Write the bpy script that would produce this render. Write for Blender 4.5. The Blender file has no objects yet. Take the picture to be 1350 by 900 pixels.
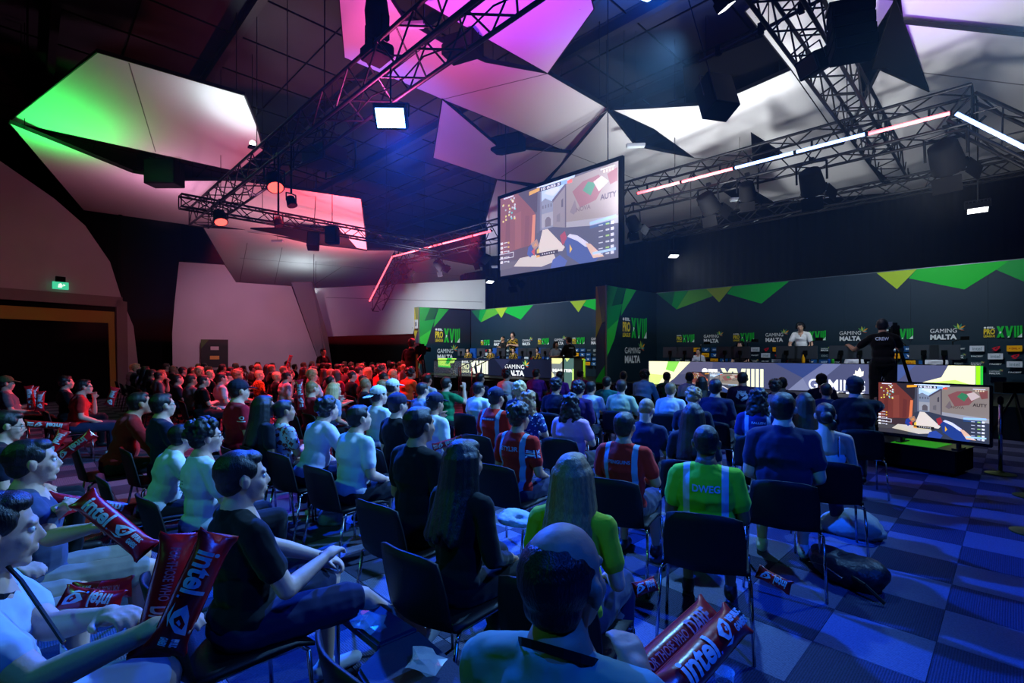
import bpy, bmesh, math, random
from mathutils import Vector, Matrix, Euler
from mathutils.bvhtree import BVHTree
import numpy as np

random.seed(7)
R = math.radians
SC = bpy.context.scene
COL = SC.collection

# ------------------------------------------------------------------ camera
F, HZ, CAMH, ANG = 650.0, 464.0, 1.66, R(45.5)
FWD = Vector((-math.sin(ANG), math.cos(ANG), 0))
RGT = Vector((math.cos(ANG), math.sin(ANG), 0))
cam_d = bpy.data.cameras.new('camera')
cam = bpy.data.objects.new('camera', cam_d)
COL.objects.link(cam)
cam.location = (0, 0, CAMH)
cam.rotation_euler = (R(90), 0, ANG)
cam_d.sensor_width = 36
cam_d.lens = 36 * F / 1350
cam_d.shift_y = (HZ - 450) / 1350
cam_d.clip_end = 200
SC.camera = cam

def at(px, py, d=None, z=None, Y=None, X=None):
    """pixel of the 1350x900 frame -> world point at depth d, height z or on the plane Y / X"""
    r = (px - 675) / F
    v = FWD + RGT * r
    k = (HZ - py) / F
    if z is not None: d = (z - CAMH) / k
    elif Y is not None: d = Y / v.y
    elif X is not None: d = X / v.x
    return Vector((v.x * d, v.y * d, CAMH + k * d))

# ------------------------------------------------------------------ world and colour
w = bpy.data.worlds.new('world'); SC.world = w
w.use_nodes = True
w.node_tree.nodes['Background'].inputs[0].default_value = (0.04, 0.07, 0.2, 1)
w.node_tree.nodes['Background'].inputs[1].default_value = 0.015
SC.view_settings.view_transform = 'Standard'
SC.view_settings.look = 'None'
SC.view_settings.gamma = 1
SC.view_settings.use_curve_mapping = False
SC.view_settings.exposure = 0.12
try:
    SC.cycles.max_bounces = 4
    SC.cycles.diffuse_bounces = 2
    SC.cycles.glossy_bounces = 2
    SC.cycles.sample_clamp_indirect = 2.0
    SC.cycles.sample_clamp_direct = 12.0
    SC.cycles.use_adaptive_sampling = True
    SC.cycles.caustics_reflective = False
    SC.cycles.caustics_refractive = False
except Exception:
    pass

# ------------------------------------------------------------------ lights
def lamp(name, loc, target, power, color, size=60, blend=0.5, rad=0.12, kind='SPOT'):
    l = bpy.data.lights.new(name, kind)
    l.energy = power; l.color = color
    if kind == 'SPOT':
        l.spot_size = R(size); l.spot_blend = blend
        l.shadow_soft_size = rad
    elif kind == 'AREA':
        l.size = rad
    else:
        l.shadow_soft_size = rad
    o = bpy.data.objects.new(name, l); COL.objects.link(o)
    o.location = loc
    dv = Vector(target) - Vector(loc)
    o.rotation_euler = dv.to_track_quat('-Z', 'Y').to_euler()
    return o

BLUE = (0.15, 0.44, 1.0)
DEEP = (0.004, 0.085, 1.0)
RED = (1.0, 0.03, 0.06)
# audience wash
BL1 = at(515, 155, Y=3.87)
lamp('wash_blue_truss', BL1 + Vector((0.05, 0.0, -0.2)), (-1.2, 3.2, 0), 5600, DEEP, 96, 0.9)
lamp('wash_blue_top', (-3.2, 6.4, 6.0), (-4.4, 2.6, 0.8), 3300, BLUE, 80, 0.9)
lamp('wash_blue_right', (0.6, 9.0, 6.0), (-5.2, 4.2, 0.8), 3500, BLUE, 72, 0.9)
lamp('wash_blue_rear', (1.8, 1.0, 5.4), (0.4, 3.8, 0), 900, DEEP, 110, 0.9)
lamp('wash_green_rear', (-3.6, -4.2, 5.0), (-4.5, 2.2, 0.8), 210, (0.10, 1.0, 0.34), 85, 0.9)
lamp('rear_neutral', at(957, 8, z=6.4), at(1163, 450, d=8.5), 260, (0.9, 0.92, 1.0), 24, 0.8)
RL1 = at(362, 243, Y=3.87); RL2 = at(290, 289, Y=3.87)
lamp('wash_red_near', RL1 + Vector((0, 0, -.25)), (-10.4, 4.6, 0.8), 2200, RED, 80, 0.9)
lamp('wash_red_far', RL2 + Vector((0, 0, -.25)), (-13.5, 5.0, 0.8), 2600, RED, 84, 0.9)
lamp('wash_red_mid', (-13.0, 11.2, 5.8), (-11.2, 5.4, 0.9), 4200, RED, 60, 0.9)
lamp('wash_red_back', (-16.6, 11.6, 5.8), (-13.6, 5.8, 0.9), 4600, RED, 60, 0.9)
# ceiling panel lights
def up(name, px, py, z, power, color, size=150, soft=.15, tgt=None, d=None):
    p = at(px, py, d=d) if d else at(px, py, z=z)
    return lamp(name, p, tgt or (p + Vector((0, 0, 1))), power, color, size, 1.0, soft)
up('up_green', 62, 226, 6.4, 400, (0.0, 1.0, 0.12), 160)
up('up_white_left', 332, 184, 7.2, 260, (0.8, 0.95, 1.0), 165)
up('up_pink_left', 215, 305, 0, 170, (1.0, 0.40, 0.70), 165, d=15.5)
up('up_pink_mid_left', 330, 262, 0, 60, (1.0, 0.30, 0.65), 165, d=13.2)
up('up_red_left', 462, 322, 0, 900, (1.0, 0.08, 0.12), 160, d=16.5)
up('up_red_low', 455, 356, 0, 2200, (1.0, 0.14, 0.2), 160, d=21)
up('up_pink_lowest', 350, 375, 0, 230, (1.0, 0.42, 0.56), 160, d=18)
up('up_white_far', 409, 387, 0, 160, (0.8, 0.93, 1.0), 175, d=24.6)
up('fill_grey_far', 575, 378, 0, 900, (0.7, 0.62, 0.85), 160, d=21)  # added fill, only brightens the unlit right part of the low panel
lamp('wall_fill_back', at(330, 300, d=15), at(330, 430, d=22), 1100, (1.0, 0.5, 0.72), 60, 1.0, .2)  # added fill without a fixture, lifts the white back wall
up('up_pink_mid', 510, 195, 5.2, 1000, (1.0, 0.10, 0.45), 160)
up('up_purple', 720, 75, 6.6, 1300, (0.22, 0.03, 1.0), 150)
lamp('up_white_mid', (-5.6, 9.0, 4.6), (-6.9, 11.6, 8), 560, (0.92, 0.97, 1.0), 105, 1.0, .3)
lamp('up_white_mid_right', (-5.2, 11.4, 4.4), (-5.6, 13.5, 8), 900, (0.95, 0.98, 1.0), 130, 1.0, .3)
lamp('up_white_right', (-0.9, 10.4, 3.8), (-0.4, 12.5, 8), 1100, (0.97, 0.98, 1.0), 130, 1.0, .3)
up('up_violet_right', 1280, 75, 6.9, 160, (0.34, 0.08, 1.0), 140)
up('up_blue_top', 865, 14, 8.9, 5500, (0.0, 0.16, 1.0), 150)
up('up_blue_dim', 505, 150, 6.6, 500, (0.0, 0.12, 1.0), 110, tgt=at(500, 230, z=10.2))
lamp('wall_wash_left', at(120, 430, d=12.0), at(60, 330, d=16.5), 130, (1.0, 0.16, 0.22), 130, 1.0)
# stage light
lamp('stage_front_right', at(888, 345, z=5.2), (-4.0, 17.0, 2.0), 620, (0.8, 0.93, 1.0), 120, 1.0)
lamp('stage_front_mid', (-1.5, 12.6, 5.6), (-2.0, 17.0, 2.0), 620, (0.8, 0.93, 1.0), 120, 1.0)
lamp('stage_front_left', (-13.2, 12.1, 5.4), (-14.5, 17.0, 2.0), 800, (0.8, 0.93, 1.0), 120, 1.0)
lamp('stage_front_far', (-18.6, 12.0, 5.2), (-19.6, 17.0, 2.0), 1300, (0.8, 0.93, 1.0), 120, 1.0)
lamp('stage_front_wing', (-7.0, 12.6, 5.6), (-9.8, 15.5, 2.0), 320, (0.8, 0.93, 1.0), 80, 0.9)
# ------------------------------------------------------------------ materials
def lin(c):
    if max(c) > 1: c = [v / 255 for v in c]
    return tuple((v / 12.92 if v <= 0.04045 else ((v + 0.055) / 1.055) ** 2.4) for v in c[:3])

_M = {}
def mat(name, color, rough=0.6, metal=0.0, emit=None, es=1.0, noise=0.0, nscale=20.0, bump=0.0, bscale=60.0, spec=0.3, stretch=None, trans=0.0, alpha=1.0, sheen=0.0):
    if name in _M: return _M[name]
    m = bpy.data.materials.new(name); m.use_nodes = True
    nt = m.node_tree; b = nt.nodes['Principled BSDF']
    c = lin(color)
    b.inputs['Base Color'].default_value = (*c, 1)
    b.inputs['Roughness'].default_value = rough
    b.inputs['Metallic'].default_value = metal
    b.inputs['Specular IOR Level'].default_value = spec
    if trans: b.inputs['Transmission Weight'].default_value = trans
    if alpha < 1: b.inputs['Alpha'].default_value = alpha
    if sheen: b.inputs['Sheen Weight'].default_value = sheen
    if emit is not None:
        b.inputs['Emission Color'].default_value = (*lin(emit), 1)
        b.inputs['Emission Strength'].default_value = es
    if noise or bump:
        tc = nt.nodes.new('ShaderNodeTexCoord')
        mp = nt.nodes.new('ShaderNodeMapping')
        nt.links.new(tc.outputs['Object'], mp.inputs[0])
        if stretch: mp.inputs['Scale'].default_value = stretch
        if noise:
            n = nt.nodes.new('ShaderNodeTexNoise'); n.inputs['Scale'].default_value = nscale; n.inputs['Detail'].default_value = 4
            nt.links.new(mp.outputs[0], n.inputs['Vector'])
            mr = nt.nodes.new('ShaderNodeMapRange')
            mr.inputs['From Min'].default_value = 0.3; mr.inputs['From Max'].default_value = 0.7
            mr.inputs['To Min'].default_value = 1 - noise; mr.inputs['To Max'].default_value = 1 + noise
            nt.links.new(n.outputs['Fac'], mr.inputs['Value'])
            mx = nt.nodes.new('ShaderNodeVectorMath'); mx.operation = 'SCALE'
            mx.inputs[0].default_value = c
            nt.links.new(mr.outputs[0], mx.inputs['Scale'])
            nt.links.new(mx.outputs[0], b.inputs['Base Color'])
        if bump:
            n2 = nt.nodes.new('ShaderNodeTexNoise'); n2.inputs['Scale'].default_value = bscale; n2.inputs['Detail'].default_value = 3
            nt.links.new(mp.outputs[0], n2.inputs['Vector'])
            bp = nt.nodes.new('ShaderNodeBump'); bp.inputs['Strength'].default_value = bump; bp.inputs['Distance'].default_value = 0.02
            nt.links.new(n2.outputs['Fac'], bp.inputs['Height'])
            nt.links.new(bp.outputs[0], b.inputs['Normal'])
    _M[name] = m
    return m

def attr_mat(name, emit=0.0, rough=0.5):
    if name in _M: return _M[name]
    m = bpy.data.materials.new(name); m.use_nodes = True
    nt = m.node_tree; b = nt.nodes['Principled BSDF']
    a = nt.nodes.new('ShaderNodeAttribute'); a.attribute_name = 'print'
    nt.links.new(a.outputs['Color'], b.inputs['Base Color'])
    b.inputs['Roughness'].default_value = rough
    b.inputs['Specular IOR Level'].default_value = 0.2
    if emit:
        nt.links.new(a.outputs['Color'], b.inputs['Emission Color'])
        b.inputs['Emission Strength'].default_value = emit
    _M[name] = m
    return m

BLACK = mat('matte_black', (6, 6, 8), 0.85, spec=.06)
BLKMET = mat('black_painted_metal', (14, 14, 17), 0.4, 0.5)
ALU = mat('dark_anodised_truss', (14, 14, 17), 0.5, 0.4)
CHROME = mat('chrome', (190, 190, 195), 0.18, 1.0)
PLAST = mat('black_shell_plastic', (10, 10, 12), 0.55, bump=0.15, bscale=200)
PANELW = mat('white_acoustic_panel', (205, 205, 205), 0.8, noise=0.03, nscale=0.6, bump=0.08, bscale=3.0)
PANEDGE = mat('panel_edge', (20, 20, 24), 0.7)
WALLW = mat('painted_plaster', (165, 160, 165), 0.85, noise=0.05, nscale=0.8)
DARKCEIL = mat('dark_ceiling_paint', (32, 33, 38), 0.8, noise=0.15, nscale=1.2)
CURT = mat('black_drape', (4, 4, 6), 1.0, spec=0.0, noise=0.2, nscale=4)
OCHRE = mat('ochre_paint', (150, 120, 40), 0.7)
STAGEM = mat('stage_deck_black', (12, 12, 14), 0.5)

# ------------------------------------------------------------------ object helpers
def link(name, me, m=None, parent=None, loc=None, rot=None):
    o = bpy.data.objects.new(name, me); COL.objects.link(o)
    if m is not None:
        if not me.materials:
            me.materials.append(m)
        elif me.materials[0] != m:
            o.material_slots[0].link = 'OBJECT'; o.material_slots[0].material = m
    if parent: o.parent = parent
    if loc is not None: o.location = loc
    if rot is not None: o.rotation_euler = rot
    return o

def tag(o, label=None, cat=None, group=None, kind=None):
    if label: o['label'] = label
    if cat: o['category'] = cat
    if group: o['group'] = group
    if kind: o['kind'] = kind
    return o

def thing(name, label, cat, loc=(0, 0, 0), rz=0.0, group=None, rot=None):
    o = bpy.data.objects.new(name, None); COL.objects.link(o)
    o.empty_display_size = 0.1
    o.location = loc
    o.rotation_euler = rot if rot is not None else (0, 0, rz)
    return tag(o, label, cat, group)

def copy_tree(o, parent=None):
    c = o.copy(); COL.objects.link(c)
    if parent is not None: c.parent = parent
    for ch in o.children: copy_tree(ch, c)
    return c

class MB:
    def __init__(s): s.v = []; s.f = []
    def add(s, v, f):
        n = len(s.v); s.v += [tuple(x) for x in v]; s.f += [tuple(i + n for i in q) for q in f]; return s
    def box(s, lo, hi, M=None):
        x0, y0, z0 = lo; x1, y1, z1 = hi
        v = [Vector(p) for p in ((x0,y0,z0),(x1,y0,z0),(x1,y1,z0),(x0,y1,z0),(x0,y0,z1),(x1,y0,z1),(x1,y1,z1),(x0,y1,z1))]
        if M is not None: v = [M @ p for p in v]
        return s.add(v, ((0,3,2,1),(4,5,6,7),(0,1,5,4),(1,2,6,5),(2,3,7,6),(3,0,4,7)))
    def cyl(s, p0, p1, r0, r1=None, n=10, cap=True):
        p0 = Vector(p0); p1 = Vector(p1); r1 = r0 if r1 is None else r1
        q = (p1 - p0).to_track_quat('Z', 'Y').to_matrix()
        v = []
        for p, r in ((p0, r0), (p1, r1)):
            for i in range(n):
                a = 2 * math.pi * i / n
                v.append(p + q @ Vector((r * math.cos(a), r * math.sin(a), 0)))
        f = [(i, (i + 1) % n, n + (i + 1) % n, n + i) for i in range(n)]
        if cap: f += [tuple(range(n - 1, -1, -1)), tuple(range(n, 2 * n))]
        return s.add(v, f)
    def path(s, pts, r, n=8):
        for a, b in zip(pts, pts[1:]): s.cyl(a, b, r, n=n)
        return s
    def lathe(s, prof, n=20, M=None):
        v = []; f = []
        for (r, z) in prof:
            for i in range(n):
                a = 2 * math.pi * i / n
                p = Vector((r * math.cos(a), r * math.sin(a), z))
                v.append(M @ p if M is not None else p)
        for k in range(len(prof) - 1):
            for i in range(n):
                f.append((k * n + i, k * n + (i + 1) % n, (k + 1) * n + (i + 1) % n, (k + 1) * n + i))
        f.append(tuple(range(n - 1, -1, -1))); f.append(tuple(range((len(prof) - 1) * n, len(prof) * n)))
        return s.add(v, f)
    def prism(s, pts, nrm, t):
        """closed slab: polygon pts (world), thickness t along nrm"""
        n = len(pts); v = [Vector(p) for p in pts] + [Vector(p) + Vector(nrm) * t for p in pts]
        f = [tuple(range(n)), tuple(range(2 * n - 1, n - 1, -1))]
        f += [(i, n + i, n + (i + 1) % n, (i + 1) % n) for i in range(n)]
        return s.add(v, f)
    def mesh(s, name, smooth=False, bevel=0.0):
        me = bpy.data.meshes.new(name)
        me.from_pydata(s.v, [], s.f)
        bm = bmesh.new(); bm.from_mesh(me)
        bmesh.ops.recalc_face_normals(bm, faces=bm.faces)
        if bevel: bmesh.ops.bevel(bm, geom=bm.edges[:], offset=bevel, segments=2, affect='EDGES', clamp_overlap=True)
        bm.to_mesh(me); bm.free()
        if smooth:
            me.polygons.foreach_set('use_smooth', [True] * len(me.polygons))
        me.update()
        return me
    def obj(s, name, m, parent=None, smooth=False, bevel=0.0, loc=None, rot=None):
        return link(name, s.mesh(name, smooth, bevel), m, parent, loc, rot)

# ------------------------------------------------------------------ printed graphics (flat colour on a real surface)
_TC = {}
def text_geo(txt, bold=0.0):
    k = (txt, bold)
    if k in _TC: return _TC[k]
    cu = bpy.data.curves.new('t', 'FONT'); cu.body = txt; cu.size = 1; cu.resolution_u = 3; cu.offset = bold
    o = bpy.data.objects.new('t', cu)
    me = o.to_mesh()
    v = [(p.co.x, p.co.y) for p in me.vertices]; f = [tuple(p.vertices) for p in me.polygons]
    o.to_mesh_clear(); bpy.data.objects.remove(o); bpy.data.curves.remove(cu)
    xs = [p[0] for p in v] or [0]; ys = [p[1] for p in v] or [0]
    x0, x1, y0, y1 = min(xs), max(xs), min(ys), max(ys)
    v = [((a - x0) / (x1 - x0 or 1), (b - y0) / (y1 - y0 or 1)) for a, b in v]
    _TC[k] = (v, f)
    return _TC[k]

class Print:
    """2D coloured polygons in (u, v); later layers lie slightly further out"""
    def __init__(s): s.v = []; s.f = []; s.c = []; s.l = 0
    def poly(s, pts, col):
        n = len(s.v); s.l += 1
        s.v += [(p[0], p[1], s.l) for p in pts]; s.f.append(tuple(range(n, n + len(pts)))); s.c.append(lin(col))
        return s
    def rect(s, x0, y0, x1, y1, col): return s.poly([(x0, y0), (x1, y0), (x1, y1), (x0, y1)], col)
    def text(s, t, x0, y0, x1, y1, col, bold=0.0):
        v, f = text_geo(t, bold); n = len(s.v); s.l += 1
        s.v += [(x0 + a * (x1 - x0), y0 + b * (y1 - y0), s.l) for a, b in v]
        s.f += [tuple(i + n for i in q) for q in f]; s.c += [lin(col)] * len(f)
        return s
    def mesh(s, name, org, u, v, step=0.0004, warp=None, cut=.012):
        org = Vector(org); u = Vector(u); v = Vector(v); nrm = u.cross(v).normalized()
        P = []
        for a, b, l in s.v:
            P.append((a, b, l * step) if warp else org + u * a + v * b + nrm * (0.002 + step * l))
        me = bpy.data.meshes.new(name); me.from_pydata(P, [], s.f)
        at_ = me.color_attributes.new('print', 'FLOAT_COLOR', 'CORNER')
        arr = []
        for p, c in zip(me.polygons, s.c): arr += [c[0], c[1], c[2], 1.0] * p.loop_total
        at_.data.foreach_set('color', arr)
        if warp:      # cut the flat lettering finely, then bend it onto its curved surface
            bm = bmesh.new(); bm.from_mesh(me)
            for ax in (0, 1):
                lo = min(p[ax] for p in P); hi = max(p[ax] for p in P); k = lo + cut
                while k < hi:
                    bmesh.ops.bisect_plane(bm, geom=bm.verts[:] + bm.edges[:] + bm.faces[:], plane_co=(k if ax == 0 else 0, k if ax else 0, 0), plane_no=(1 - ax, ax, 0)); k += cut
            for q in bm.verts: q.co = warp(q.co.x, q.co.y, .001 + q.co.z)
            bm.to_mesh(me); bm.free()
        me.update()
        return me
# ================================================================== the hall
MB().box((-34, -8, -0.3), (10, 21, -0.012)).obj('floor', mat('floor_screed', (30, 32, 38), 0.9))
floor = bpy.data.objects['floor']; tag(floor, kind='structure')

def carpet(name, base, wave_axis):
    m = bpy.data.materials.new(name); m.use_nodes = True
    nt = m.node_tree; b = nt.nodes['Principled BSDF']
    tc = nt.nodes.new('ShaderNodeTexCoord'); wv = nt.nodes.new('ShaderNodeTexWave')
    wv.bands_direction = wave_axis; wv.inputs['Scale'].default_value = 26; wv.inputs['Distortion'].default_value = 3.0
    wv.inputs['Detail'].default_value = 2; wv.inputs['Detail Scale'].default_value = 3
    nt.links.new(tc.outputs['Object'], wv.inputs['Vector'])
    ns = nt.nodes.new('ShaderNodeTexNoise'); ns.inputs['Scale'].default_value = 90
    nt.links.new(tc.outputs['Object'], ns.inputs['Vector'])
    mx = nt.nodes.new('ShaderNodeMix'); mx.data_type = 'RGBA'
    mx.inputs['A'].default_value = (*[v * 0.62 for v in lin(base)], 1); mx.inputs['B'].default_value = (*[v * 1.25 for v in lin(base)], 1)
    ad = nt.nodes.new('ShaderNodeMath'); ad.operation = 'MULTIPLY_ADD'; ad.inputs[1].default_value = 0.6
    nt.links.new(wv.outputs['Fac'], ad.inputs[0]); nt.links.new(ns.outputs['Fac'], ad.inputs[2])
    mr = nt.nodes.new('ShaderNodeMapRange'); mr.inputs['From Min'].default_value = 0.3; mr.inputs['From Max'].default_value = 1.1
    nt.links.new(ad.outputs[0], mr.inputs['Value'])
    nt.links.new(mr.outputs[0], mx.inputs['Factor'])
    nt.links.new(mx.outputs['Result'], b.inputs['Base Color'])
    b.inputs['Roughness'].default_value = 0.95; b.inputs['Specular IOR Level'].default_value = 0.05
    bp = nt.nodes.new('ShaderNodeBump'); bp.inputs['Strength'].default_value = 0.5; bp.inputs['Distance'].default_value = 0.004
    nt.links.new(wv.outputs['Fac'], bp.inputs['Height']); nt.links.new(bp.outputs[0], b.inputs['Normal'])
    return m
CARP = [carpet('loop_carpet_along', (96, 100, 124), 'Y'), carpet('loop_carpet_across', (58, 62, 84), 'X')]  # one carpet quarter-turned; light on its pile is painted as two tones
TS = 0.5; TX0 = -0.81; TY0 = 8.22
tile_me = []
for k in range(2):
    me = MB().box((-TS/2 + .0015, -TS/2 + .0015, -.012), (TS/2 - .0015, TS/2 - .0015, 0)).mesh('carpet_tile', bevel=0.0015)
    me.materials.append(CARP[k]); tile_me.append(me)
cells = []
for i in range(-58, 16):
    for j in range(-29, 22):
        cx, cy = TX0 + (i + .5) * TS, TY0 + (j + .5) * TS
        p = Vector((cx, cy, 0)); dd = p.dot(FWD); rr = p.dot(RGT)
        vis = dd > 0.8 and abs(rr) < dd * 1.12
        cells.append((0 if vis and dd > 1 else 1, p.length + (3.5 if rr / max(dd, .1) < 0.35 else 0), cx, cy, (i + j) % 2))
cells.sort()
rest = [MB(), MB()]
for n, (a, b_, cx, cy, k) in enumerate(cells):
    if n < 290:
        link('carpet_tile', tile_me[k], None, floor, (cx, cy, 0))
    else:
        rest[k].add([(cx-.248, cy-.248, 0), (cx+.248, cy-.248, 0), (cx+.248, cy+.248, 0), (cx-.248, cy+.248, 0), (cx-.249, cy-.249, -.006), (cx+.249, cy-.249, -.006), (cx+.249, cy+.249, -.006), (cx-.249, cy+.249, -.006)],
                    ((0,1,2,3),(0,4,5,1),(1,5,6,2),(2,6,7,3),(3,7,4,0)))
for k in range(2):
    tag(rest[k].obj('carpet_tile_field', CARP[k], floor), kind='stuff')

c = MB().box((-34, -8, 10.4), (10, 21, 10.7)).obj('ceiling', DARKCEIL); tag(c, kind='structure')
beamM = mat('dark_steel_beam', (30, 31, 36), 0.6, 0.2)
bm_me = MB().box((-22, -.09, -.02), (22, .09, 0)).box((-22, -.02, -.34), (22, .02, -.02)).box((-22, -.09, -.36), (22, .09, -.34)).mesh('beam')
for y in (-3, 0.5, 4, 7.5, 11, 14.5, 18):
    link('beam', bm_me, beamM, c, (-12, y, 10.4))
duct = MB()
for y in range(-6, 20, 2): duct.box((-34, y, 10.36), (10, y + .02, 10.4))
for x in range(-33, 10, 2): duct.box((x, -8, 10.36), (x + .02, 21, 10.4))
duct.obj('ceiling_board_joint', BLACK, c)
for nm, lo, hi, mm in (('wall_right', (10, -8, 0), (10.2, 21, 10.4), CURT), ('wall_rear', (-34, -8.2, 0), (10, -8, 10.4), CURT),
                       ('wall_far_left', (-34.2, -8, 0), (-34, 21, 10.4), CURT), ('wall_front', (-34, 21, 0), (10, 21.2, 10.4), CURT)):
    tag(MB().box(lo, hi).obj(nm, mm), kind='structure')

# black drape behind and above the stage
def wavy(name, p0, p1, z0, z1, label, cat, m=CURT, amp=.05, pitch=.28):
    p0 = Vector((*p0, 0)); p1 = Vector((*p1, 0)); L = (p1 - p0).length; u = (p1 - p0) / L; n = Vector((-u.y, u.x, 0))
    k = int(L / (pitch / 4)); v = []; f = []
    for i in range(k + 1):
        a = i / k * L; o = amp * math.sin(2 * math.pi * a / pitch)
        for z in (z0, z1):
            v.append(p0 + u * a + n * (o * (0.5 if z == z1 else 1)) + Vector((0, 0, z)))
            v.append(p0 + u * a + n * (o * (0.5 if z == z1 else 1) + .03) + Vector((0, 0, z)))
    for i in range(k):
        a = 4 * i; f += [(a, a+4, a+6, a+2), (a+1, a+3, a+7, a+5), (a+2, a+6, a+7, a+3), (a, a+1, a+5, a+4)]
    o = MB().add(v, f).obj(name, m, smooth=True)
    return tag(o, label, cat)
wavy('stage_drape', (-23.4, 18.6), (6, 18.6), 0.0, 6.35, 'tall black drape hanging behind the two stages from the green-edged backdrops up', 'curtain')

# ---- left side walls
def vslab(name, pts, m, t=.15, kind='structure', nrm=None):
    n = nrm or (pts[1] - pts[0]).cross(pts[2] - pts[1]).normalized()
    if n.dot(pts[0] - Vector((0, 0, CAMH))) < 0: n = -n
    o = MB().prism(pts, n, t).obj(name, m)
    return tag(o, kind=kind) if kind else o
# doorway wall: a vertical plane through two floor points
A0 = at(-60, 464, d=14.6); A1 = at(187, 464, d=18.6)
def onwall(px, py, P=A0, Q=A1):
    """pixel -> point on the vertical plane through P and Q"""
    r = (px - 675) / F; v = FWD + RGT * r
    u = Q - P; n = Vector((-u.y, u.x, 0))
    d = n.dot(Vector((P.x, P.y, 0))) / n.dot(v)
    return Vector((v.x * d, v.y * d, CAMH + (HZ - py) / F * d))
def flo(p): return Vector((p.x, p.y, 0))
ow = onwall
wl = vslab('wall_left', [ow(-90, 120), ow(0, 212), ow(72, 262), ow(112, 297), ow(145, 345), ow(160, 392), ow(-90, 372)], WALLW)  # outline cut to the curve where light on the wall falls off
vslab('wall_left', [ow(160, 392), ow(176, 430), flo(ow(187, 500)), flo(ow(166, 500)), ow(166, 420), ow(152, 396)], WALLW)
door = MB()
un = (A1 - A0).normalized(); wn = Vector((un.y, -un.x, 0))
if wn.dot(A0) > 0: wn = -wn
def wbar(a, b, c_, d_, name, m, out=.12, parent=None):
    pts = [a, b, c_, d_]
    o = MB().prism([p + wn * out for p in pts], -wn, out + .02).obj(name, m); 
    if parent: o.parent = parent
    return o
d1 = thing('door_1', None, None); tag(d1, kind='structure')
MAUVE = mat('doorway_lining', (120, 105, 108), 0.8)
wbar(ow(-90, 372), ow(160, 392), ow(160, 405), ow(-90, 388), 'header', MAUVE, .10, d1)
wbar(ow(-90, 390), ow(150, 407), ow(150, 412), ow(-90, 396), 'shadow_gap', BLACK, .04, d1)
wbar(ow(-90, 397), ow(150, 411), ow(150, 426), ow(-90, 416), 'ochre_lintel', OCHRE, .06, d1)
wbar(ow(142, 424), ow(150, 425), flo(ow(153, 500)), flo(ow(145, 500)), 'ochre_jamb', OCHRE, .06, d1)
wbar(ow(152, 396), ow(166, 398), flo(ow(168, 500)), flo(ow(154, 500)), 'jamb', MAUVE, .10, d1)
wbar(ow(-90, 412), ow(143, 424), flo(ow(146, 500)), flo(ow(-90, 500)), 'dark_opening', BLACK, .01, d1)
# black return between doorway and the white wall
B0 = at(160, 464, d=18.9); B1 = at(240, 464, d=23.0)
tag(MB().prism([flo(B0), flo(B1), flo(B1) + Vector((0, 0, 9)), flo(B0) + Vector((0, 0, 9))], (B1 - B0).cross(Vector((0, 0, 1))).normalized() * -1, .1).obj('wall_recess', BLACK), kind='structure')
# white wall with a rounded left edge
C0 = at(228, 464, d=20.5); C1 = at(432, 464, d=24.0)
cw = lambda x, y: onwall(x, y, C0, C1)
vslab('wall_back_left', [flo(cw(228, 500)), cw(227, 440), cw(230, 400), cw(236, 345), cw(296, 349), cw(311, 372), cw(384, 377), flo(cw(432, 500))], WALLW)
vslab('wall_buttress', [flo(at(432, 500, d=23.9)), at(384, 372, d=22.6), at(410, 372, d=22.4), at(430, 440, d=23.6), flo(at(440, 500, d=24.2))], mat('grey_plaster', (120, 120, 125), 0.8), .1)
# ---- folded white ceiling panels
def plane(anch):
    P = [at(a[0], a[1], z=a[2]) for a in anch]
    n = (P[1] - P[0]).cross(P[2] - P[0]).normalized()
    if n.z < 0: n = -n
    return P[0], n
def hit(px, py, pl):
    o, n = pl; r = (px - 675) / F; v = FWD + RGT * r + Vector((0, 0, (HZ - py) / F))
    c0 = Vector((0, 0, CAMH)); d = n.dot(o - c0) / n.dot(v)
    return c0 + v * d
def panel(pts, anch, label, m=None, t=.09, group=None, seams=()):
    pl = plane(anch); P = [hit(x, y, pl) for x, y in pts]
    root = thing('ceiling_panel', label, 'ceiling panel', (sum((p for p in P), Vector()) / len(P)), 0)
    inv = -root.location
    o = MB().prism([p + inv for p in P], pl[1], t).obj('board', m or PANELW, root)
    # dark edge strip around the rim
    e = MB(); n = len(P)
    for i in range(n):
        a, b = P[i] + inv, P[(i + 1) % n] + inv
        q = (b - a).normalized(); s_ = q.cross(pl[1])
        e.prism([a - s_ * .012 - pl[1] * .004, b - s_ * .012 - pl[1] * .004, b + s_ * .012 - pl[1] * .004, a + s_ * .012 - pl[1] * .004], pl[1], t + .01)
    e.obj('rim', PANEDGE, root)
    if seams:
        sm = MB()
        for (x0, y0, x1, y1) in seams:
            a, b = hit(x0, y0, pl) + inv, hit(x1, y1, pl) + inv
            q = (b - a).normalized().cross(pl[1]) * .012
            sm.prism([a - q - pl[1] * .003, b - q - pl[1] * .003, b + q - pl[1] * .003, a + q - pl[1] * .003], pl[1], .004)
        sm.obj('seam', mat('panel_joint', (110, 110, 112), 0.8), root)
    hg = MB()
    for p in P[::2]:
        q = p + inv + (Vector((0, 0, 0)) - (p + inv)).normalized() * .3
        hg.cyl(q, q + Vector((0, 0, 10.4 - p.z)), .01, n=6)
    hg.obj('hanger', BLKMET, root)
    return root
panel([(12, 160), (128, 69), (322, 126), (338, 165), (347, 198), (313, 226)], [(12, 160, 7.8), (128, 69, 8.4), (313, 226, 7.4)],
      'upper left pale panel with green left tip and white glare at its right end', seams=[(170, 83, 205, 200)])
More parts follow.
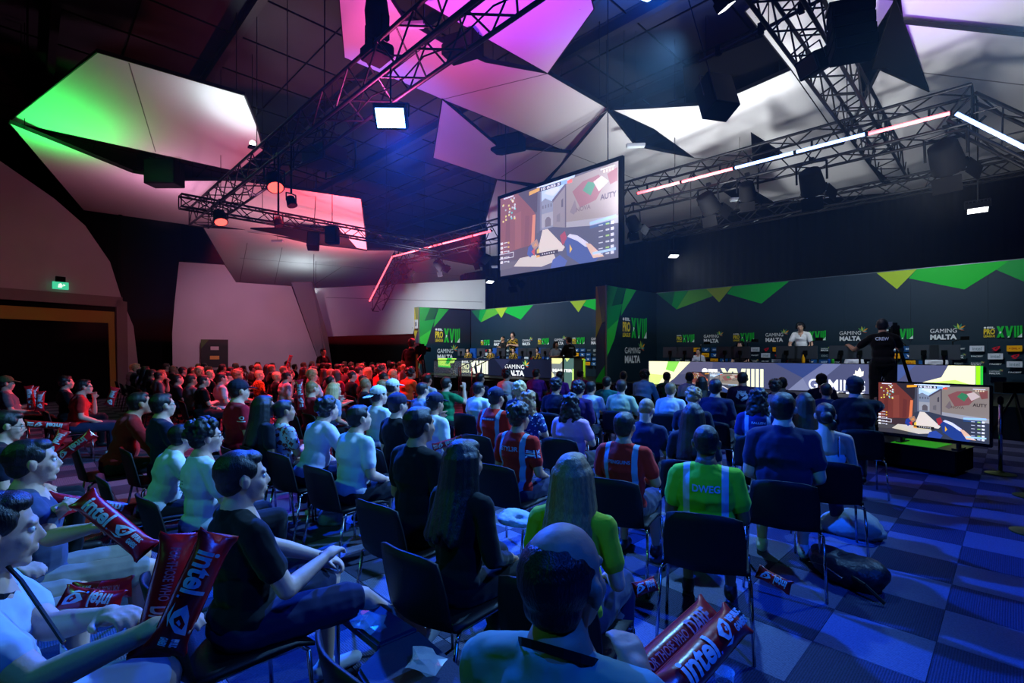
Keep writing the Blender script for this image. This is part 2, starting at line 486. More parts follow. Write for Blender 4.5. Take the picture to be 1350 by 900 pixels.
panel([(12, 162), (175, 228), (245, 238), (313, 238), (476, 262), (484, 329), (412, 316), (268, 299), (110, 277)], [(12, 162, 7.6), (476, 262, 6.9), (110, 277, 7.0)],
      'lower left pale panel, green at its tip and red towards the truss')
panel([(268, 300), (330, 303), (412, 322), (484, 330), (520, 330), (636, 352), (640, 378), (410, 380), (382, 377), (310, 372)], [(268, 300, 6.6), (484, 330, 6.6), (310, 372, 5.4)],
      'low pinkish panel behind the left speakers with its joints showing', seams=[(326, 320, 316, 371), (372, 326, 362, 374), (450, 352, 410, 378), (316, 340, 640, 366)])
panel([(408, 380), (640, 368), (640, 408), (552, 405), (545, 440), (427, 444)], [(408, 380, 4.83), (640, 370, 5.56), (427, 444, 2.43)],
      'steep grey panel low on the left, above the dark booth', seams=[(430, 392, 636, 398)])
panel([(447, -40), (447, 0), (454, 76), (583, 131), (655, 160), (753, 203), (803, 144), (722, 97), (640, 82), (590, 60), (533, 27), (490, -40)], [(454, 76, 8.4), (753, 203, 7.9), (722, 97, 8.3)],
      'long pink panel crossing behind the upper end of the left truss', seams=[(583, 131, 722, 97)])
panel([(520, -40), (560, 5), (630, 45), (722, 97), (783, 12), (770, -40)], [(630, 45, 8.6), (722, 97, 8.3), (783, 12, 8.9)],
      'purple lit panel at top centre left of the blue ceiling')
panel([(583, 131), (571, 208), (655, 236), (713, 243), (753, 202), (693, 197), (656, 193)], [(583, 131, 8.2), (571, 208, 7.6), (753, 202, 7.8)],
      'pink kite shaped panel in the centre behind the dark wedge', seams=[])
panel([(655, 237), (699, 246), (720, 242), (753, 203), (801, 146), (838, 193), (915, 208), (1000, 215), (1000, 268), (830, 325), (640, 338), (641, 288)], [(655, 237, 7.4), (801, 146, 8.0), (640, 338, 6.4)],
      'white panel directly behind the hanging screen', seams=[(800, 146, 655, 237), (753, 203, 900, 260)])
panel([(808, 145), (850, 143), (920, 139), (975, 122), (1043, 92), (1085, 152), (1110, 190), (1000, 216), (915, 208), (862, 170)], [(808, 145, 8.0), (1043, 92, 8.2), (915, 208, 7.4)],
      'white panel right of the hanging screen above the red and blue tubes')
panel([(982, 15), (1012, -10), (1080, -10), (1180, 0), (1130, 80), (1135, 140), (1110, 188), (1085, 152), (1043, 92)], [(982, 15, 8.6), (1180, 0, 8.6), (1110, 188, 7.4)],
      'pale panel behind the right hand truss crossing')
panel([(1183, -40), (1460, -40), (1460, 70), (1350, 46), (1190, 29)], [(1183, -20, 8.6), (1350, 46, 8.2), (1190, 29, 8.4)],
      'violet panel in the top right corner')
panel([(1190, 31), (1350, 48), (1460, 70), (1460, 222), (1350, 240), (1052, 264), (1000, 268), (1000, 217), (1112, 190), (1160, 92), (1225, 121)], [(1190, 31, 8.2), (1350, 240, 6.6), (1000, 268, 6.6)],
      'large white panel at the right under the violet one', seams=[(1185, 92, 1350, 112)])
# dark fins hanging between the panels
def fin(pts, anch, label):
    pl = plane(anch); P = [hit(x, y, pl) for x, y in pts]
    o = MB().prism(P, pl[1], .06).obj('ceiling_fin', mat('dark_fin', (5, 5, 7), .9, spec=.04)); tag(o, label, 'ceiling panel')
fin([(1150, 92), (1180, -2), (1225, 120), (1170, 90)], [(1150, 92, 7.7), (1180, 0, 7.9), (1225, 120, 7.6)], 'dark pointed fin hanging right of the large black speaker')
fin([(991, 176), (993, 215), (1032, 202)], [(991, 176, 7.0), (993, 215, 6.6), (1032, 202, 6.8)], 'small dark triangle above the left blue tube')
fin([(905, 139), (920, 139), (1043, 90), (1008, 48), (900, 90)], [(905, 139, 8.4), (1043, 90, 8.5), (900, 90, 8.7)], 'dark square fin behind the tilted speaker box')
fin([(965, 236), (1020, 268), (975, 268), (950, 250)], [(965, 236, 6.1), (1020, 268, 6.1), (975, 268, 6.0)], 'small dark fin low under the right tube truss')
fin([(1150, 217), (1178, 243), (1165, 240)], [(1150, 217, 6.3), (1178, 243, 6.2), (1165, 240, 6.1)], 'thin dark wedge beside the crossing truss')
fin([(410, 318), (484, 331), (476, 322), (440, 300), (330, 302)], [(410, 318, 6.3), (484, 331, 6.3), (440, 300, 6.6)], 'dark wedge behind the two small speakers')

# boxes and fittings that hang at the panel gaps
def hung_box(px, py, w_, h_, dpt, z, label, yaw=0.0, tilt=0.0, cat='speaker'):
    p = at(px, py, z=z)
    r = thing('hanging_box_speaker', label, cat, p, rot=(tilt, 0, yaw))
    MB().box((-w_/2, -dpt/2, -h_/2), (w_/2, dpt/2, h_/2)).obj('cabinet', BLACK, r, bevel=.015)
    MB().box((-w_/2 + .03, -dpt/2 - .012, -h_/2 + .03), (w_/2 - .03, -dpt/2, h_/2 - .03)).obj('grille', mat('speaker_grille', (20, 20, 22), .5, .3), r)
    m_ = MB()
    for s in (-1, 1): m_.path([(s * w_ / 2, 0, 0), (s * w_ / 2, 0, h_ / 2 + .12)], .012)
    m_.path([(-w_ / 2, 0, h_ / 2 + .12), (w_ / 2, 0, h_ / 2 + .12)], .012)
    m_.cyl((0, 0, h_ / 2 + .12), (0, 0, 10.4 - z), .012)
    m_.obj('bracket', BLKMET, r)
    return r
hung_box(217, 229, .95, .75, .5, 7.2, 'black box speaker in the gap between the two green tipped panels', R(45))
hung_box(670, 190, .95, .4, .5, 7.9, 'black box speaker in the gap of the central pink panels', R(20))
hung_box(610, 62, .8, .4, .5, 8.4, 'black box speaker against the dark gap at top centre', R(20))
hung_box(945, 128, .55, .75, .45, 6.6, 'tilted black speaker on a pipe above the blue tube', R(60), R(-20))
hung_box(413, 318, .36, .55, .32, 5.3, 'left one of the two small speakers under the L shaped truss', R(60), R(-20))
hung_box(438, 310, .36, .55, .32, 5.4, 'right one of the two small speakers under the L shaped truss', R(40))
def fitting(px, py, z, label):
    p = at(px, py, z=z); r = thing('emergency_light', label, 'light', p, R(40))
    MB().box((-.25, -.07, -.05), (.25, .07, .03)).obj('body', mat('light_grey_casing', (150, 155, 165), .5), r, bevel=.01)
    MB().box((-.23, -.05, -.07), (.23, .05, -.05)).obj('diffuser', mat('diffuser', (200, 210, 215), .3), r)
    MB().cyl((0, 0, .03), (0, 0, 10.4 - z), .006).obj('hanger', BLKMET, r)
fitting(180, 232, 7.3, 'grey emergency light at the gap between the green tipped panels')
fitting(543, 32, 8.1, 'grey emergency light by the upper left truss')
fitting(838, 191, 7.3, 'grey emergency light at the small dark triangle right of the screen')
fitting(366, 317, 6.3, 'grey emergency light on the low pinkish panel')
fitting(655, 351, 5.6, 'grey emergency light left of the screen bottom corner')
fitting(975, 262, 5.9, 'grey emergency light low under the right tube truss')

# exit sign
p = onwall(77, 377) + wn * .2
r = thing('exit_sign', 'small lit green exit sign above the doorway', 'sign', p, math.atan2(un.y, un.x))
MB().box((-.2, -.04, -.12), (.2, .04, .12)).obj('panel', mat('exit_sign_face', (60, 190, 130), .4, emit=(60, 200, 150), es=.9), r)
MB().box((-.12, -.05, .12), (.12, .05, .3)).obj('bracket', BLACK, r)
pr = Print().poly([(-.08, -.07), (.02, -.07), (.05, .0), (.0, .08), (-.06, .05)], (235, 255, 245)).poly([(.06, -.02), (.12, .02), (.06, .06)], (235, 255, 245))
link('pictogram', pr.mesh('pictogram', (0, -.042, 0), (1, 0, 0), (0, 0, 1)), attr_mat('lit_print', .9), r)
# dark notice board against the white wall
p = flo(cw(283, 500)) ; n_ = (Vector((0, 0, 0)) - p).normalized(); ry = math.atan2(n_.y, n_.x) + R(90)
p = p + n_ * .3
r = thing('banner_stand', 'dark pull-up banner standing against the white wall', 'banner', p, ry)
MB().box((-.5, -.03, .05), (.5, .0, 2.2)).obj('sheet', mat('banner_dark', (22, 24, 26), .6), r)
MB().box((-.52, -.12, 0), (.52, .1, .05)).obj('foot', BLKMET, r)
pr = Print().rect(-.15, 1.75, .15, 1.9, (170, 150, 150)).rect(-.17, 1.35, .17, 1.5, (190, 140, 70)).rect(-.17, .9, .17, 1.0, (120, 110, 110)).poly([(-.5, 2.2), (-.2, 2.2), (-.5, 1.8)], (60, 80, 40))
link('print', pr.mesh('print', (0, -.031, 0), (1, 0, 0), (0, 0, 1)), attr_mat('print_matte'), r)
# dark booth at the far left of the stage
b0 = at(430, 464, d=25.5); b1 = at(548, 464, d=24.8)
o = MB().prism([flo(b0), flo(b1), flo(b1) + Vector((0, 0, 2.5)), flo(b0) + Vector((0, 0, 2.5))], (Vector((b0.x, b0.y, 0))).normalized(), .3).obj('dark_partition', BLACK); tag(o, 'black partition between the grey panel and the left stage', 'partition')

# ================================================================== trusses
brace_me = MB().cyl((0, 0, 0), (0, 0, 1), .016, n=6).mesh('brace')
chord_me = MB().cyl((0, 0, 0), (0, 0, 1), .034, n=8).mesh('chord', smooth=True)
plate_me = MB().cyl((0, 0, 0), (0, 0, 1), 1, n=8).mesh('plate')
def strut(name, me, a, b, m, parent, rs=1.0):
    o = link(name, me, m, parent); a = Vector(a); b = Vector(b)
    o.location = a; o.rotation_euler = (b - a).to_track_quat('Z', 'Y').to_euler(); o.scale = (rs, rs, (b - a).length)
    return o
def truss(p0, p1, size, bay, label, up=Vector((0, 0, 1)), name='lighting_truss', hangers=2, h=None):
    p0 = Vector(p0); p1 = Vector(p1); ax = (p1 - p0); L = ax.length; ax /= L
    sd = ax.cross(up).normalized(); uu = sd.cross(ax).normalized()
    h = h or size
    root = thing(name, label, 'truss', p0)
    C4 = [sd * (a * size / 2) + uu * (b * h / 2) for a, b in ((-1, -1), (1, -1), (1, 1), (-1, 1))]
    for c_ in C4: strut('chord', chord_me, c_, c_ + ax * L, ALU, root)
    n = max(2, round(L / bay)); st = L / n
    for k in range(4):
        a, b = C4[k], C4[(k + 1) % 4]
        for i in range(n):
            q0, q1 = (a, b) if i % 2 == 0 else (b, a)
            strut('brace', brace_me, q0 + ax * (st * i), q1 + ax * (st * (i + 1)), ALU, root)
        for e in (0, L): strut('brace', brace_me, a + ax * e, b + ax * e, ALU, root)
    for i in range(hangers):
        q = ax * (L * (i + .5) / hangers) + uu * h / 2
        strut('hanger', brace_me, q, q + Vector((0, 0, 10.4 - (p0 + q).z)), BLKMET, root, .6)
    return root
truss((-19.4, 4.15, 6.2), (-3.4, 4.15, 6.2), .56, .5, 'long black truss rising across the left half, ends above the red lamps', hangers=3)
truss((-17.2, 3.2, 6.1), (-17.2, 12.3, 6.1), .36, .42, 'thinner truss crossing the left truss end, behind the two small speakers')
TZ = 6.2; TL = (-20.87, 12.5, 6.3); TR = (-.80, 12.5, 6.2)
ty = .42
truss((TL[0], 12.5 + ty, TZ + .12), (TR[0] + .25, 12.5 + ty, TZ + .12), .62, .52, 'long front truss that carries the red and blue light tubes', hangers=5, h=.72)
truss((TL[0], 12.5 + ty, TZ + .1), (-23.3, 12.5 + ty, 3.95), .5, .5, 'short truss bent down at the far left end of the tube truss', hangers=0, up=Vector((0, 1, 0)))
truss((TR[0] + .1, 12.5 + ty, TZ + .12), (1.9, 12.5 + ty, 3.7), .55, .5, 'truss bent down at the right end of the tube truss', hangers=0, up=Vector((0, 1, 0)))
truss((-2.35, 5.5, 6.9), (-2.4, 18.2, 6.9), .55, .45, 'truss running away from the camera behind the large black speaker', hangers=3)
truss((-9.5, 16.2, 5.95), (1.0, 16.2, 5.95), .4, .45, 'dim rear truss above the right stage backdrop', hangers=3)
truss((-2.9, 5.9, 6.5), (-0.9, 5.0, 6.5), .3, .45, 'short black truss arm at the very top right of centre', hangers=1)
# ---- light tubes
def tube(a, b, col, es, label, group):
    a = Vector(a); b = Vector(b); L = (b - a).length
    r = thing('light_tube', label, 'light tube', a); r.rotation_euler = (b - a).to_track_quat('Z', 'Y').to_euler()
    MB().cyl((0, 0, .03), (0, 0, L - .03), .036, n=12).obj('lit_tube', mat('tube_%d_%d' % (col[0], col[2]), (200, 200, 200), .4, emit=col, es=es), r, smooth=True)
    m_ = MB()
    m_.cyl((0, 0, 0), (0, 0, .03), .042, n=12); m_.cyl((0, 0, L - .03), (0, 0, L), .042, n=12)
    m_.obj('end_cap', BLACK, r)
    m_ = MB()
    for t in (.25, .75): m_.box((-.02, -.02, L * t - .02), (.02, .16, L * t + .02))
    o = m_.obj('clip', BLKMET, r)
    return r
RT, BT = (255, 82, 96), (120, 160, 255)
def xz(x): return 6.21
tube(TL, (-23.15, 12.5, 4.25), RT, 3.2, 'red tube bent down at the far left end', None)
n = 0
xs = [-20.87, -18.9, -16.9, -14.9, -13.8]
for i, (x0, x1) in enumerate(zip(xs, xs[1:])):
    tube((x0, 12.5, 6.24), (x1, 12.5, 6.24), RT, 3.0, ['leftmost red tube of the level run left of the hanging screen', 'second red tube from the left bend', 'third red tube from the left bend', 'red tube ending behind the left edge of the hanging screen'][i], 'red light tubes left of the screen')
for i, (x0, x1) in enumerate(((-7.6, -6.25), (-6.25, -4.86))):
    tube((x0, 12.5, 6.22), (x1, 12.5, 6.22), RT, 3.0, ['red tube beginning just right of the hanging screen', 'red tube meeting the first blue tube'][i], 'red light tubes right of the screen')
for i, (x0, x1) in enumerate(((-4.86, -3.5), (-3.5, -2.15))):
    tube((x0, 12.5, 6.22), (x1, 12.5, 6.22), BT, 4.2, ['blue tube next to the red one, left of two', 'blue tube ending at the crossing truss'][i], 'blue light tubes')
tube((-2.15, 12.5, 6.21), (-.82, 12.5, 6.2), RT, 3.2, 'red tube at the right corner of the tube truss', None)
tube((-.78, 12.5, 6.18), (.45, 12.5, 4.93), BT, 5.0, 'bluish white tube sloping down at the right frame edge', None)
tube((.47, 12.5, 4.9), (1.6, 12.5, 3.75), BT, 5.0, 'last bluish white tube beyond the right corner', None)

# ---- lamps
def _sphere0(c, r, n=12, m=8):
    v = []; f = []
    for j in range(m + 1):
        for i in range(n): v.append((c[0] + r * math.sin(math.pi * j / m) * math.cos(2 * math.pi * i / n), c[1] + r * math.sin(math.pi * j / m) * math.sin(2 * math.pi * i / n), c[2] + r * math.cos(math.pi * j / m)))
    for j in range(m):
        for i in range(n): f.append((j * n + i, (j + 1) * n + i, (j + 1) * n + (i + 1) % n, j * n + (i + 1) % n))
    return v, f
LENS_OFF = mat('lamp_lens', (60, 65, 80), .1, .6)
def fixture(pos, aim, size, lens_m, label, doors=True, drop=.25, name='stage_light', yaw=None):
    pos = Vector(pos); aim = Vector(aim); q = (aim - pos).to_track_quat('-Z', 'Y').to_matrix().to_4x4()
    r = thing(name, label, 'stage light', pos)
    s = size
    MB().lathe([(s * .30, s * .55), (s * .42, s * .5), (s * .46, s * .1), (s * .5, -.35 * s), (s * .52, -.45 * s)], 14, q).obj('housing', BLACK, r, smooth=True)
    MB().lathe([(s * .44, -.452 * s), (s * .44, -.47 * s)], 14, q).obj('lens', lens_m, r)
    y = MB(); t = .03 * s + .008
    y.path([(q @ Vector((-.58 * s, 0, 0))), (q @ Vector((-.58 * s, 0, .6 * s))) * .2 + Vector((0, 0, .7 * s)) + (q @ Vector((-.58 * s, 0, 0))) * .8, Vector((0, 0, .85 * s)), (q @ Vector((.58 * s, 0, .6 * s))) * .2 + Vector((0, 0, .7 * s)) + (q @ Vector((.58 * s, 0, 0))) * .8, q @ Vector((.58 * s, 0, 0))], t)
    y.obj('yoke', BLKMET, r)
    MB().cyl((0, 0, .8 * s), (0, 0, .8 * s + drop), .022, n=8).box((-.05, -.04, .8 * s + drop - .05), (.05, .04, .8 * s + drop + .03)).obj('clamp', BLKMET, r)
    if doors:
        for k in range(4):
            M = q @ Matrix.Rotation(k * math.pi / 2, 4, 'Z') @ Matrix.Translation((s * .5, 0, -.45 * s)) @ Matrix.Rotation(R(-28), 4, 'Y')
            MB().box((-.004, -.42 * s, -.55 * s), (.004, .42 * s, 0), M).obj('barn_door', BLACK, r)
    return r
def glow(name, c, es): return mat(name, (200, 200, 200), .3, emit=c, es=es)
G_RED = glow('lit_lens_red', (255, 70, 60), 3.5); G_BLUE = glow('lit_lens_blue', (150, 200, 255), 6); G_WH = glow('lit_lens_white', (255, 255, 255), 3); G_DIM = glow('lit_lens_dim', (200, 215, 255), .5)
def square_lamp(pos, aim, s, lens_m, label, group=None, top=10.4):
    pos = Vector(pos); aim = Vector(aim); q = (aim - pos).to_track_quat('-Z', 'Y').to_matrix().to_4x4()
    r = thing('panel_light', label, 'stage light', pos, group=group)
    MB().box((-s * .6, -s * .42, -.02), (s * .6, s * .42, .12), q).obj('housing', BLACK, r, bevel=.01)
    MB().box((-s * .52, -s * .34, -.03), (s * .52, s * .34, -.02), q).obj('lens', lens_m, r)
    f_ = MB()
    for k in range(6): f_.box((q @ Vector((0, 0, 0)))[:], (q @ Vector((0, 0, 0)))[:]) if False else f_.box((-s * .5 + k * s * .19, -s * .3, .12), (-s * .49 + k * s * .19, s * .3, .2), q)
    f_.obj('heat_sink', BLKMET, r)
    y = MB().path([q @ Vector((-.65 * s, 0, .05)), (q @ Vector((-.65 * s, 0, .05))) + Vector((0, 0, .5 * s)), (q @ Vector((.65 * s, 0, .05))) + Vector((0, 0, .5 * s)), q @ Vector((.65 * s, 0, .05))], .015)
    y.cyl((0, 0, .3 * s), (0, 0, top - pos.z), .014).obj('yoke', BLKMET, r)
    return r
cam0 = Vector((0, 0, CAMH))
fixture(RL1 + Vector((0, 0, .05)), RL1 + Vector((1.2, -.1, -2.0)), .36, G_RED, 'lit red lamp hanging under the middle of the left truss', doors=False, drop=5.94 - RL1.z - .05 - .8 * .36)
fixture(RL2 + Vector((0, 0, .05)), RL2 + Vector((1.2, .1, -2.2)), .36, G_RED, 'lit red lamp hanging at the left end of the left truss', doors=False, drop=5.94 - RL2.z - .05 - .8 * .36)
square_lamp(BL1, BL1 + Vector((.95, -.9, -1.0)), .40, G_BLUE, 'bright blue white panel lamp under the left truss', top=5.95)
q1_ = at(367, 293, Y=3.87); fixture(q1_, q1_ + Vector((.6, .2, -1.6)), .2, mat('silver_par', (170, 170, 175), .25, .9), 'small silver par lamp between the red lamps', doors=False, drop=5.94 - q1_.z - .16)
q1_ = at(384, 266, Y=3.87); fixture(q1_, q1_ + Vector((.6, .2, -1.6)), .2, mat('silver_par', (170, 170, 175), .25, .9), 'small silver par lamp right of the nearer red lamp', doors=False, drop=max(.05, 5.94 - q1_.z - .16))
for k, (px, py, s, z) in enumerate([(533, 354, .42, 5.35), (579, 349, .42, 5.25), (627, 335, .5, 5.3), (676, 368, .4, 4.6), (835, 295, .4, 5.0), (934, 268, .5, 5.25), (985, 252, .4, 5.3), (1070, 240, .52, 5.2), (1247, 208, .55, 5.3)]):
    lab = ['leftmost hanging lamp under the red tube', 'second hanging lamp under the red tube', 'hanging lamp left of the screen under the red tube end', 'hanging lamp partly behind the screen frame', 'dark lamp just right of the screen edge', 'lamp with barn doors under the first blue tube', 'small dark lamp right of the barn door one under the blue tube', 'lamp with barn doors under the second blue tube', 'large lamp with open barn doors at the right corner of the tube truss'][k]
    p = at(px, py, Y=12.61); fixture(p, p + Vector((.25 * (k % 3 - 1), 1.3, -1.2)), s, G_DIM if k in (3, 6, 7, 8) else LENS_OFF, lab, drop=max(.1, 5.99 - p.z - .8 * s))
for k, (px, py, s, z) in enumerate([(646, 371, .3, 4.9), (888, 337, .3, 5.1), (1289, 276, .34, 5.0)]):
    lab = ['small lit white lamp left of the screen bottom corner', 'small lit white lamp right of the hanging screen', 'small lit white lamp below the truss at the right'][k]
    p = at(px, py, z=z); square_lamp(p, p + Vector((0, .3, -1)) + (cam0 - p).normalized() * .6, s, G_WH, lab)
p = at(957, 8, z=6.6); square_lamp(p, p + Vector((.3, .6, -1)), .2, G_WH, 'small lit lamp at the top edge above the tilted speaker')
p = at(865, -14, z=6.3); square_lamp(p, p + Vector((0, .3, -1)), .4, G_BLUE, 'blue lamp just above the top edge of the view')
for k, (p, t) in enumerate(((at(333, 189, z=7.0), 'small glaring white lamp at the right end of the upper left panel'), (at(411, 384, d=23.6), 'small glaring white lamp at the corner where the low panels meet'))):
    r = thing('glare_lamp', t, 'stage light', p)
    MB().add(*_sphere0((0, 0, 0), .07)).obj('bulb', glow('lit_bulb', (255, 255, 255), 14), r, smooth=True)
    MB().box((-.09, -.09, -.12), (.09, .09, -.07)).obj('base', BLACK, r); MB().cyl((0, .1, -.1), (0, .1, 10.4 - p.z), .01).cyl((0, 0, -.1), (0, .1, -.1), .01).obj('hanger', BLKMET, r)
# moving head on top of the left truss
p = at(497, 72, z=6.45)
r = thing('moving_head', 'dark moving head light standing on the left truss', 'stage light', p)
r.scale = (1.35, 1.35, 1.35)
MB().box((-.17, -.14, -.06), (.17, .14, .1)).obj('base', BLACK, r, bevel=.02)
for s in (-1, 1): MB().box((s * .17 - .03, -.06, .1), (s * .17 + .03, .06, .42)).obj('arm', BLACK, r, bevel=.015)
q = Matrix.Translation((0, 0, .4)) @ Euler((R(60), 0, R(60))).to_matrix().to_4x4()
MB().lathe([(.08, -.2), (.13, -.15), (.14, .1), (.12, .22), (.11, .26)], 16, q).obj('head', BLACK, r, smooth=True)
# projector cage
p = at(428, 205, z=6.0)
r = thing('projector_cage', 'dark projector in a frame hung beside the left truss', 'projector', p, R(10))
c_ = MB(); X, Y_, Z_ = .55, .4, .3
for a in (-X, X):
    for b in (-Y_, Y_): c_.cyl((a, b, -Z_), (a, b, Z_), .018)
    for e in (-Z_, Z_): c_.cyl((a, -Y_, e), (a, Y_, e), .018)
for b in (-Y_, Y_):
    for e in (-Z_, Z_): c_.cyl((-X, b, e), (X, b, e), .018)
c_.obj('cage', BLKMET, r)
MB().box((-.42, -.3, -.2), (.42, .3, .15)).obj('body', mat('projector_body', (22, 26, 45), .5), r, bevel=.03)
MB().cyl((.2, .3, 0), (.2, .42, 0), .09, n=16).obj('lens', LENS_OFF, r)
MB().cyl((0, 0, Z_), (0, 0, 10.4 - p.z), .015).obj('hanger', BLKMET, r)
# large speaker hang at the top right
p = at(1121, 52, z=6.1)
r = thing('line_array_speaker', 'large curved black speaker hang in front of the right truss', 'speaker', p, R(25))
r.scale = (.72, .72, .72)
for k in range(4):
    M = Matrix.Translation((0, -.02 * k * k, .5 - .27 * k)) @ Matrix.Rotation(R(-4 * k), 4, 'X')
    o = MB().box((-.36, -.25, -.125), (.36, .25, .125), M).obj('speaker_box', BLACK, r, bevel=.02)
    MB().box((-.33, -.262, -.1), (.33, -.25, .1), M).obj('grille', mat('speaker_grille', (20, 20, 22), .5, .3), o)
MB().box((-.4, -.2, .62), (.4, .2, .7)).cyl((0, 0, .7), (0, 0, 10.4 - p.z), .02).obj('fly_frame', BLKMET, r)
p = at(1078, 82, z=6.1); hung_box(1074, 84, .4, .3, .35, 6.3, 'small black speaker wedge left of the large speaker hang', R(-30), R(25))
# pipe with clamps across the top
a = at(922, 82, z=6.95); b = at(1130, -25, z=6.95)
r = thing('lighting_pipe', 'single black pipe slanting across the top right of centre', 'pipe', a)
MB().cyl((0, 0, 0), b - a, .03, n=10).obj('pipe', ALU, r)
for t in (.15, .45, .7): MB().box(tuple((b - a) * t - Vector((.04, .04, .05))), tuple((b - a) * t + Vector((.04, .04, .12)))).obj('clamp', BLACK, r)
MB().cyl((b - a) * .5, (b - a) * .5 + Vector((0, 0, 3.4)), .01).obj('hanger', BLKMET, r)
# power cable looping under the left truss
v = [Vector((-16 + k * .5, 4.1, 5.95 - .12 * abs(math.sin(k * 1.1)))) for k in range(26)]
tag(MB().path(v, .012, 6).obj('cable', BLACK), 'thin black cable slung along the underside of the left truss', 'cable')
# ================================================================== stage, backdrops, desks
SZ = 0.63          # deck height
BY = 17.2          # backdrop plane
WH, NAVY = (235, 238, 240), (11, 38, 55)
GRN, DGRN, LIME, OLIVE, YEL = (0, 178, 52), (8, 95, 48), (158, 192, 38), (84, 168, 44), (240, 200, 40)
o = MB().box((-23.0, 13.2, 0), (4.5, 18.4, SZ)).obj('stage', STAGEM, bevel=0); tag(o, 'long low black stage deck under both team desks', 'stage')

def logo_xv(p, x, y, w_, h_, bright=False):
    """league logo: small word line, PRO, LEAGUE and large numerals"""
    a, b = ((255, 255, 200), (250, 255, 220)) if bright else ((225, 200, 50), (20, 185, 60))
    p.poly([(x + w_ * (.035 + .035 * math.cos(t * math.pi / 4)), y + h_ * .9 + w_ * .035 * math.sin(t * math.pi / 4)) for t in range(8)], WH)
    p.text('ESL', x + w_ * .09, y + h_ * .83, x + w_ * .29, y + h_ * .98, WH, .05)
    p.text('PRO', x, y + h_ * .3, x + w_ * .3, y + h_ * .78, a, .04)
    p.text('LEAGUE', x, y + h_ * .04, x + w_ * .3, y + h_ * .24, a, .03)
    X0 = x + w_ * .34; W = w_ * .66
    bar = lambda u0, u1, v0, v1, t: p.poly([(X0 + W * u0, y + h_ * v0), (X0 + W * (u0 + t), y + h_ * v0), (X0 + W * (u1 + t), y + h_ * v1), (X0 + W * u1, y + h_ * v1)], b)
    bar(0, .2, 0, 1, .11); bar(.2, 0, 0, 1, .11)
    bar(.43, .34, 0, 1, .1); bar(.43, .55, 0, 1, .1)
    for k in range(3): bar(.68 + k * .115, .68 + k * .115, 0, 1 if k != 2 else 1.04, .085)
    if not bright:
        p.poly([(X0 + W * .43, y), (X0 + W * .5, y), (X0 + W * .5, y + h_ * .2)], WH); p.poly([(X0 + W * .8, y), (X0 + W * .98, y), (X0 + W * .98, y + h_ * .35)], WH)
        p.poly([(X0 + W * .12, y + h_ * .3), (X0 + W * .2, y + h_ * .5), (X0 + W * .12, y + h_ * .55)], WH)
def logo_gm(p, x, y, w_, h_, bold=True):
    p.text('GAMING', x, y + h_ * .42, x + w_ * .8, y + h_ * .68, WH, 0.0)
    p.text('MALTA', x, y, x + w_ * .8, y + h_ * .32, WH, .05)
    cx, cy = x + w_ * .86, y + h_ * .62
    for a, col in ((100, (200, 205, 60)), (70, (60, 140, 110)), (38, (220, 150, 40)), (10, (60, 170, 190)), (135, (90, 160, 90)), (-18, (200, 90, 50))):
        c_, s_ = math.cos(R(a)), math.sin(R(a)); L = h_ * (.38 if a > 30 else .26)
        p.poly([(cx, cy), (cx + c_ * L * .5 - s_ * L * .13, cy + s_ * L * .5 + c_ * L * .13), (cx + c_ * L, cy + s_ * L), (cx + c_ * L * .5 + s_ * L * .13, cy + s_ * L * .5 - c_ * L * .13)], col)
def eye_logo(p, x, y, w_, h_, col, bg=None):
    """slanted winged eye emblem"""
    p.poly([(x, y + h_ * .55), (x + w_ * .35, y + h_ * .8), (x + w_, y + h_), (x + w_ * .92, y + h_ * .55), (x + w_ * .6, y + h_ * .15), (x + w_ * .3, y + h_ * .2)], col)
    if bg: p.poly([(x + w_ * .35, y + h_ * .5), (x + w_ * .62, y + h_ * .78), (x + w_ * .8, y + h_ * .75), (x + w_ * .66, y + h_ * .4), (x + w_ * .5, y + h_ * .3)], bg); p.poly([(x + w_ * .5, y + h_ * .5), (x + w_ * .62, y + h_ * .62), (x + w_ * .7, y + h_ * .6), (x + w_ * .6, y + h_ * .44)], col)
    p.poly([(x, y + h_ * .1), (x + w_ * .45, y), (x + w_ * .8, y + h_ * .2), (x + w_ * .4, y + h_ * .12)], col)
def sponsor(p, k, x, y, w_=.27, h_=.145):
    k %= 8
    if k == 0: p.rect(x, y, x + w_, y + h_, (205, 212, 222)); p.text('intel', x + .05, y + .03, x + w_ - .05, y + h_ - .03, (130, 150, 160), .02)
    elif k == 1: eye_logo(p, x + .07, y + .01, .15, h_ - .02, (205, 20, 45), NAVY)
    elif k == 2: p.rect(x, y, x + w_, y + h_, (245, 175, 15)); p.text('= DHL =', x + .04, y + .05, x + w_ - .04, y + h_ - .05, (190, 60, 10), .04)
    elif k == 3: p.rect(x, y, x + w_, y + h_, (25, 85, 150)); p.poly([(x + .07, y + .12), (x + .11, y + .04), (x + .16, y + .04), (x + .2, y + .12), (x + .16, y + .09), (x + .11, y + .09)], WH); p.rect(x + .05, y + .015, x + .22, y + .025, (150, 180, 220))
    elif k == 4: p.rect(x, y, x + w_, y + h_, (22, 75, 135)); p.text('BEST', x + .05, y + .05, x + w_ - .05, y + h_ - .05, (190, 215, 240), .05)
    elif k == 5: p.text('ESIC', x + .05, y + .04, x + w_ - .05, y + h_ - .05, (150, 165, 165), .02)
    elif k == 6: p.rect(x, y, x + w_, y + h_, (35, 62, 68)); logo_gm(p, x + .03, y + .015, w_ - .03, h_ - .01)
    elif k == 7: p.text('FACEIT', x + .03, y + .055, x + w_ - .02, y + h_ - .055, (225, 230, 230), .04)

